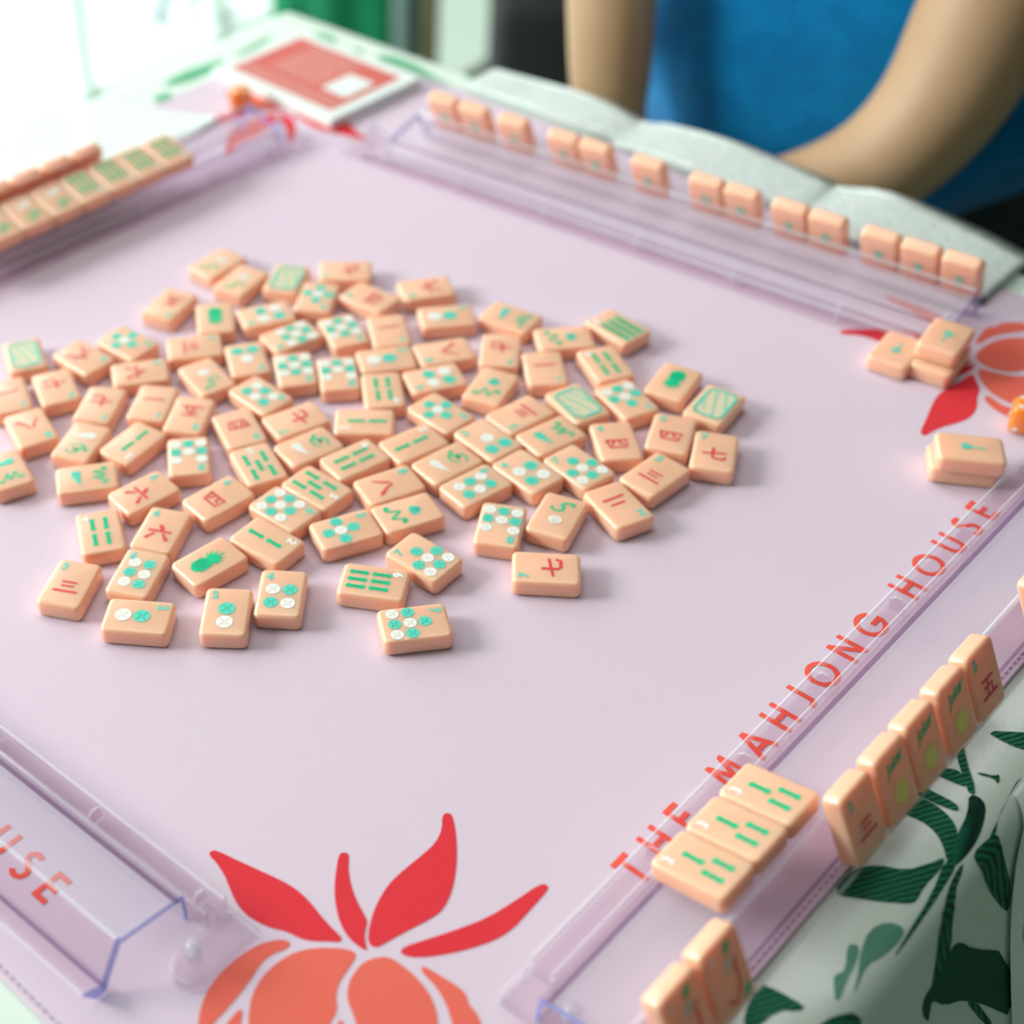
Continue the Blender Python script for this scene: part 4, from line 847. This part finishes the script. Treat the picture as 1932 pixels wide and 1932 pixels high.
bm = bmesh.new(); bmesh.ops.create_uvsphere(bm, u_segments=24, v_segments=16, radius=1, matrix=Matrix.Translation((-.10, .665, .445)) @ Matrix.Diagonal((.092, .098, .105, 1)))
hr = new('hair', bm2me(bm, 'hair'), M_hair, pr); hr.matrix_local = inv
for sx in (-1, 1):
    bm = bmesh.new(); bmesh.ops.create_uvsphere(bm, u_segments=12, v_segments=8, radius=.010, matrix=Matrix.Translation((-.10+sx*.030, .566, .432))); new('eye', bm2me(bm, 'eye'), M_white, pr).matrix_local = inv
bm = bmesh.new(); bmesh.ops.create_uvsphere(bm, u_segments=14, v_segments=8, radius=1, matrix=Matrix.Translation((-.10, .560, .368)) @ Matrix.Diagonal((.024, .008, .006, 1))); new('lips', bm2me(bm, 'lips'), mat('lips', (.45, .10, .09, 1), .4), pr).matrix_local = inv
def simple_chair(x, y, rz, label, m, seat=.45, w_=.40, name='chair'):
    c = empty(name, (x, y, FZ), rz); tag(c, label, 'chair')
    bm = bmesh.new(); box(bm, (-w_/2, -w_/2, seat-.025), (w_/2, w_/2, seat)); bevel(bm, .008, 2); new('seat', bm2me(bm, 'seat', False), m, c)
    for sx in (-1, 1):
        for sy in (-1, 1):
            top = .92 if sy > 0 else seat-.02
            bm = bmesh.new(); tube(bm, [(sx*(w_/2-.02), sy*(w_/2-.02), 0), (sx*(w_/2-.02), sy*(w_/2-.02)+(.0 if sy < 0 else .0), top)], .0125, 10); new('leg', bm2me(bm, 'leg'), m, c)
        bm = bmesh.new(); tube(bm, [(sx*(w_/2-.02), -w_/2+.02, .16), (sx*(w_/2-.02), w_/2-.02, .16)], .009, 8); new('stretcher', bm2me(bm, 'stretcher'), m, c)
    for sy in (-1, 1):
        bm = bmesh.new(); tube(bm, [(-w_/2+.02, sy*(w_/2-.02), .16), (w_/2-.02, sy*(w_/2-.02), .16)], .009, 8); new('stretcher', bm2me(bm, 'stretcher'), m, c)
    for z in (.70, .86):
        bm = bmesh.new(); tube(bm, [(-w_/2+.02, w_/2-.02, z), (w_/2-.02, w_/2-.02, z)], .011, 8); new('back_rail', bm2me(bm, 'back_rail'), m, c)
    for k in range(5):
        bm = bmesh.new(); xx = -.12+.06*k; tube(bm, [(xx, w_/2-.02, .70), (xx, w_/2-.02, .86)], .006, 8); new('spindle', bm2me(bm, 'spindle'), m, c)
    return c
simple_chair(-.10, .86, 0, 'dark chair under the person in the blue top', M_black, .37)
simple_chair(-.86, 1.42, R(5), 'olive bamboo-look chair standing behind the table, left of the blue top', M_chair, .46, .40)
# person in green, partly seen at the far left of the table
p2 = empty('person', (-1.25, 1.30, FZ), R(60)); tag(p2, 'person standing far behind the table in a long green pleated skirt', 'person')
V, E, Rr, add = graph()
q0 = add((0, 0, .82), (.085, .065)); q1 = add((0, 0, 1.0), (.09, .07), q0); q2 = add((0, 0, 1.18), (.125, .09), q1); q3 = add((0, 0, 1.34), .05, q2); q4 = add((0, -.01, 1.44), (.07, .08), q3); q5 = add((0, -.01, 1.54), (.06, .07), q4)
for sx in (-1, 1):
    a0 = add((sx*.15, 0, 1.28), .045, q2); a1 = add((sx*.20, .01, 1.02), .035, a0); a2 = add((sx*.17, -.08, .80), .026, a1); hp_ = add((sx*.165, -.10, .73), (.028, .014), a2)
    for k in range(4): f = add((sx*(.150+.012*k), -.11, .690), .0085, hp_); add((sx*(.150+.012*k), -.115, .655), .0075, f)
    t_ = add((sx*.135, -.115, .715), .009, hp_); add((sx*.128, -.125, .690), .008, t_)
    l0 = add((sx*.05, 0, .72), .05, q0); l1 = add((sx*.045, 0, .42), .036, l0); l2_ = add((sx*.045, 0, .09), .026, l1); add((sx*.08, -.09, .03), .03, l2_)
skinned('body', V, E, Rr, 0, M_skin, p2)
bm = bmesh.new(); rg = []
for z, r in ((.15, .122), (.34, .12), (.5, .12), (.7, .12), (.86, .115), (.98, .104)):
    rg.append([(r*(1+.10*math.cos(9*a)*(1-z*.8))*math.cos(a), r*.75*(1+.10*math.cos(9*a)*(1-z*.8))*math.sin(a), z) for a in [2*math.pi*k/72 for k in range(72)]])
loft(bm, rg, cap=False)
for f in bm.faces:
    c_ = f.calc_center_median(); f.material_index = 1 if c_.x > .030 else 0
new('skirt', bm2me(bm, 'skirt'), [M_dress, M_dressd], p2)
bm = bmesh.new(); loft(bm, [ellring((0, 0, z), rx, ry, 32, 2.3) for z, rx, ry in ((.97, .115, .09), (1.1, .125, .095), (1.25, .145, .10), (1.33, .10, .075))], cap=False); new('blouse', bm2me(bm, 'blouse'), M_dressd, p2)
bm = bmesh.new(); tube(bm, [(.07, -.08, 1.0), (.050, -.095, .62), (.050, -.10, .16)], .016, 10); new('sash', bm2me(bm, 'sash'), M_strap, p2)
bm = bmesh.new(); bmesh.ops.create_uvsphere(bm, u_segments=20, v_segments=12, radius=1, matrix=Matrix.Translation((0, .015, 1.52)) @ Matrix.Diagonal((.085, .09, .10, 1))); new('hair', bm2me(bm, 'hair'), M_hair, p2)
# small things behind
bg = empty('suitcase', (-.70, 1.04, FZ), R(40)); tag(bg, 'black upright suitcase on the floor behind the far table edge', 'suitcase')
bm = bmesh.new(); box(bm, (-.055, -.12, .03), (.055, .12, .50)); bevel(bm, .02, 4); new('case_body', bm2me(bm, 'case_body'), M_black, bg)
bm = bmesh.new(); tube(bm, [(0, -.07, .49), (0, -.07, .72), (0, .07, .72), (0, .07, .49)], .012, 8); new('pull_handle', bm2me(bm, 'pull_handle'), M_black, bg)
for sx, sy in ((-.04, -.09), (.04, -.09), (-.04, .09), (.04, .09)):
    bm = bmesh.new(); tube(bm, [(sx, sy-.008, .018), (sx, sy+.008, .018)], .018, 14); new('wheel', bm2me(bm, 'wheel'), M_black, bg)
fl = empty('flask', (-.80, 1.16, FZ)); tag(fl, 'grey metal flask standing behind the table edge', 'bottle')
bm = bmesh.new(); tube(bm, [(0, 0, 0), (0, 0, .28), (0, 0, .30)], [.022, .022, .015], 20); new('flask_body', bm2me(bm, 'flask_body'), M_metal, fl)
bm = bmesh.new(); tube(bm, [(0, 0, .30), (0, 0, .335)], .017, 18); new('cap', bm2me(bm, 'cap'), M_metal, fl)
# draped side table behind the person in blue
sd = empty('side_table', (.13, 1.34, FZ)); tag(sd, 'side table behind the person in blue, under a pale green cloth', 'table')
bm = bmesh.new(); box(bm, (-.22, -.22, .69), (.22, .22, .71)); new('table_top', bm2me(bm, 'table_top', False), M_table, sd)
for sx in (-1, 1):
    for sy in (-1, 1): bm = bmesh.new(); tube(bm, [(sx*.19, sy*.19, 0), (sx*.19, sy*.19, .69)], .014, 8); new('leg', bm2me(bm, 'leg'), M_table, sd)
bm = bmesh.new(); rg = []
for z, r in ((.05, .275), (.35, .262), (.6, .25), (.70, .245), (.716, .236)):
    rg.append([(math.copysign(abs(math.cos(a))**.45, math.cos(a))*r*(1+.035*math.sin(22*a)*(1-z)), math.copysign(abs(math.sin(a))**.45, math.sin(a))*r*(1+.035*math.sin(22*a)*(1-z)), z) for a in [2*math.pi*k/160 for k in range(160)]])
loft(bm, rg, cap=False); bm.verts.ensure_lookup_table(); bm.faces.new(bm.verts[-160:])
o = new('tablecloth', bm2me(bm, 'side_cloth'), mat('pale_green_cloth', (.22, .34, .27, 1), .9)); o.location = (.13, 1.34, FZ); tag(o, 'pale green folded cloth draped over the side table at upper right', 'tablecloth')
# terrace stool seen through the window, pale blue-grey
st = empty('terrace_stool', (-1.86, 1.49, FZ-.01)); tag(st, 'blurred blue-grey stool standing outside the window', 'stool')
bm = bmesh.new(); tube(bm, [(0, 0, .10), (0, 0, .12), (0, 0, .17)], [.03, .055, .05], 20); new('seat', bm2me(bm, 'seat'), M_blue, st)
for k in range(3):
    t = k*2.09+.3; bm = bmesh.new(); tube(bm, [(.02*math.cos(t), .02*math.sin(t), .11), (.08*math.cos(t), .08*math.sin(t), 0)], .010, 8); new('leg', bm2me(bm, 'leg'), M_blue, st)
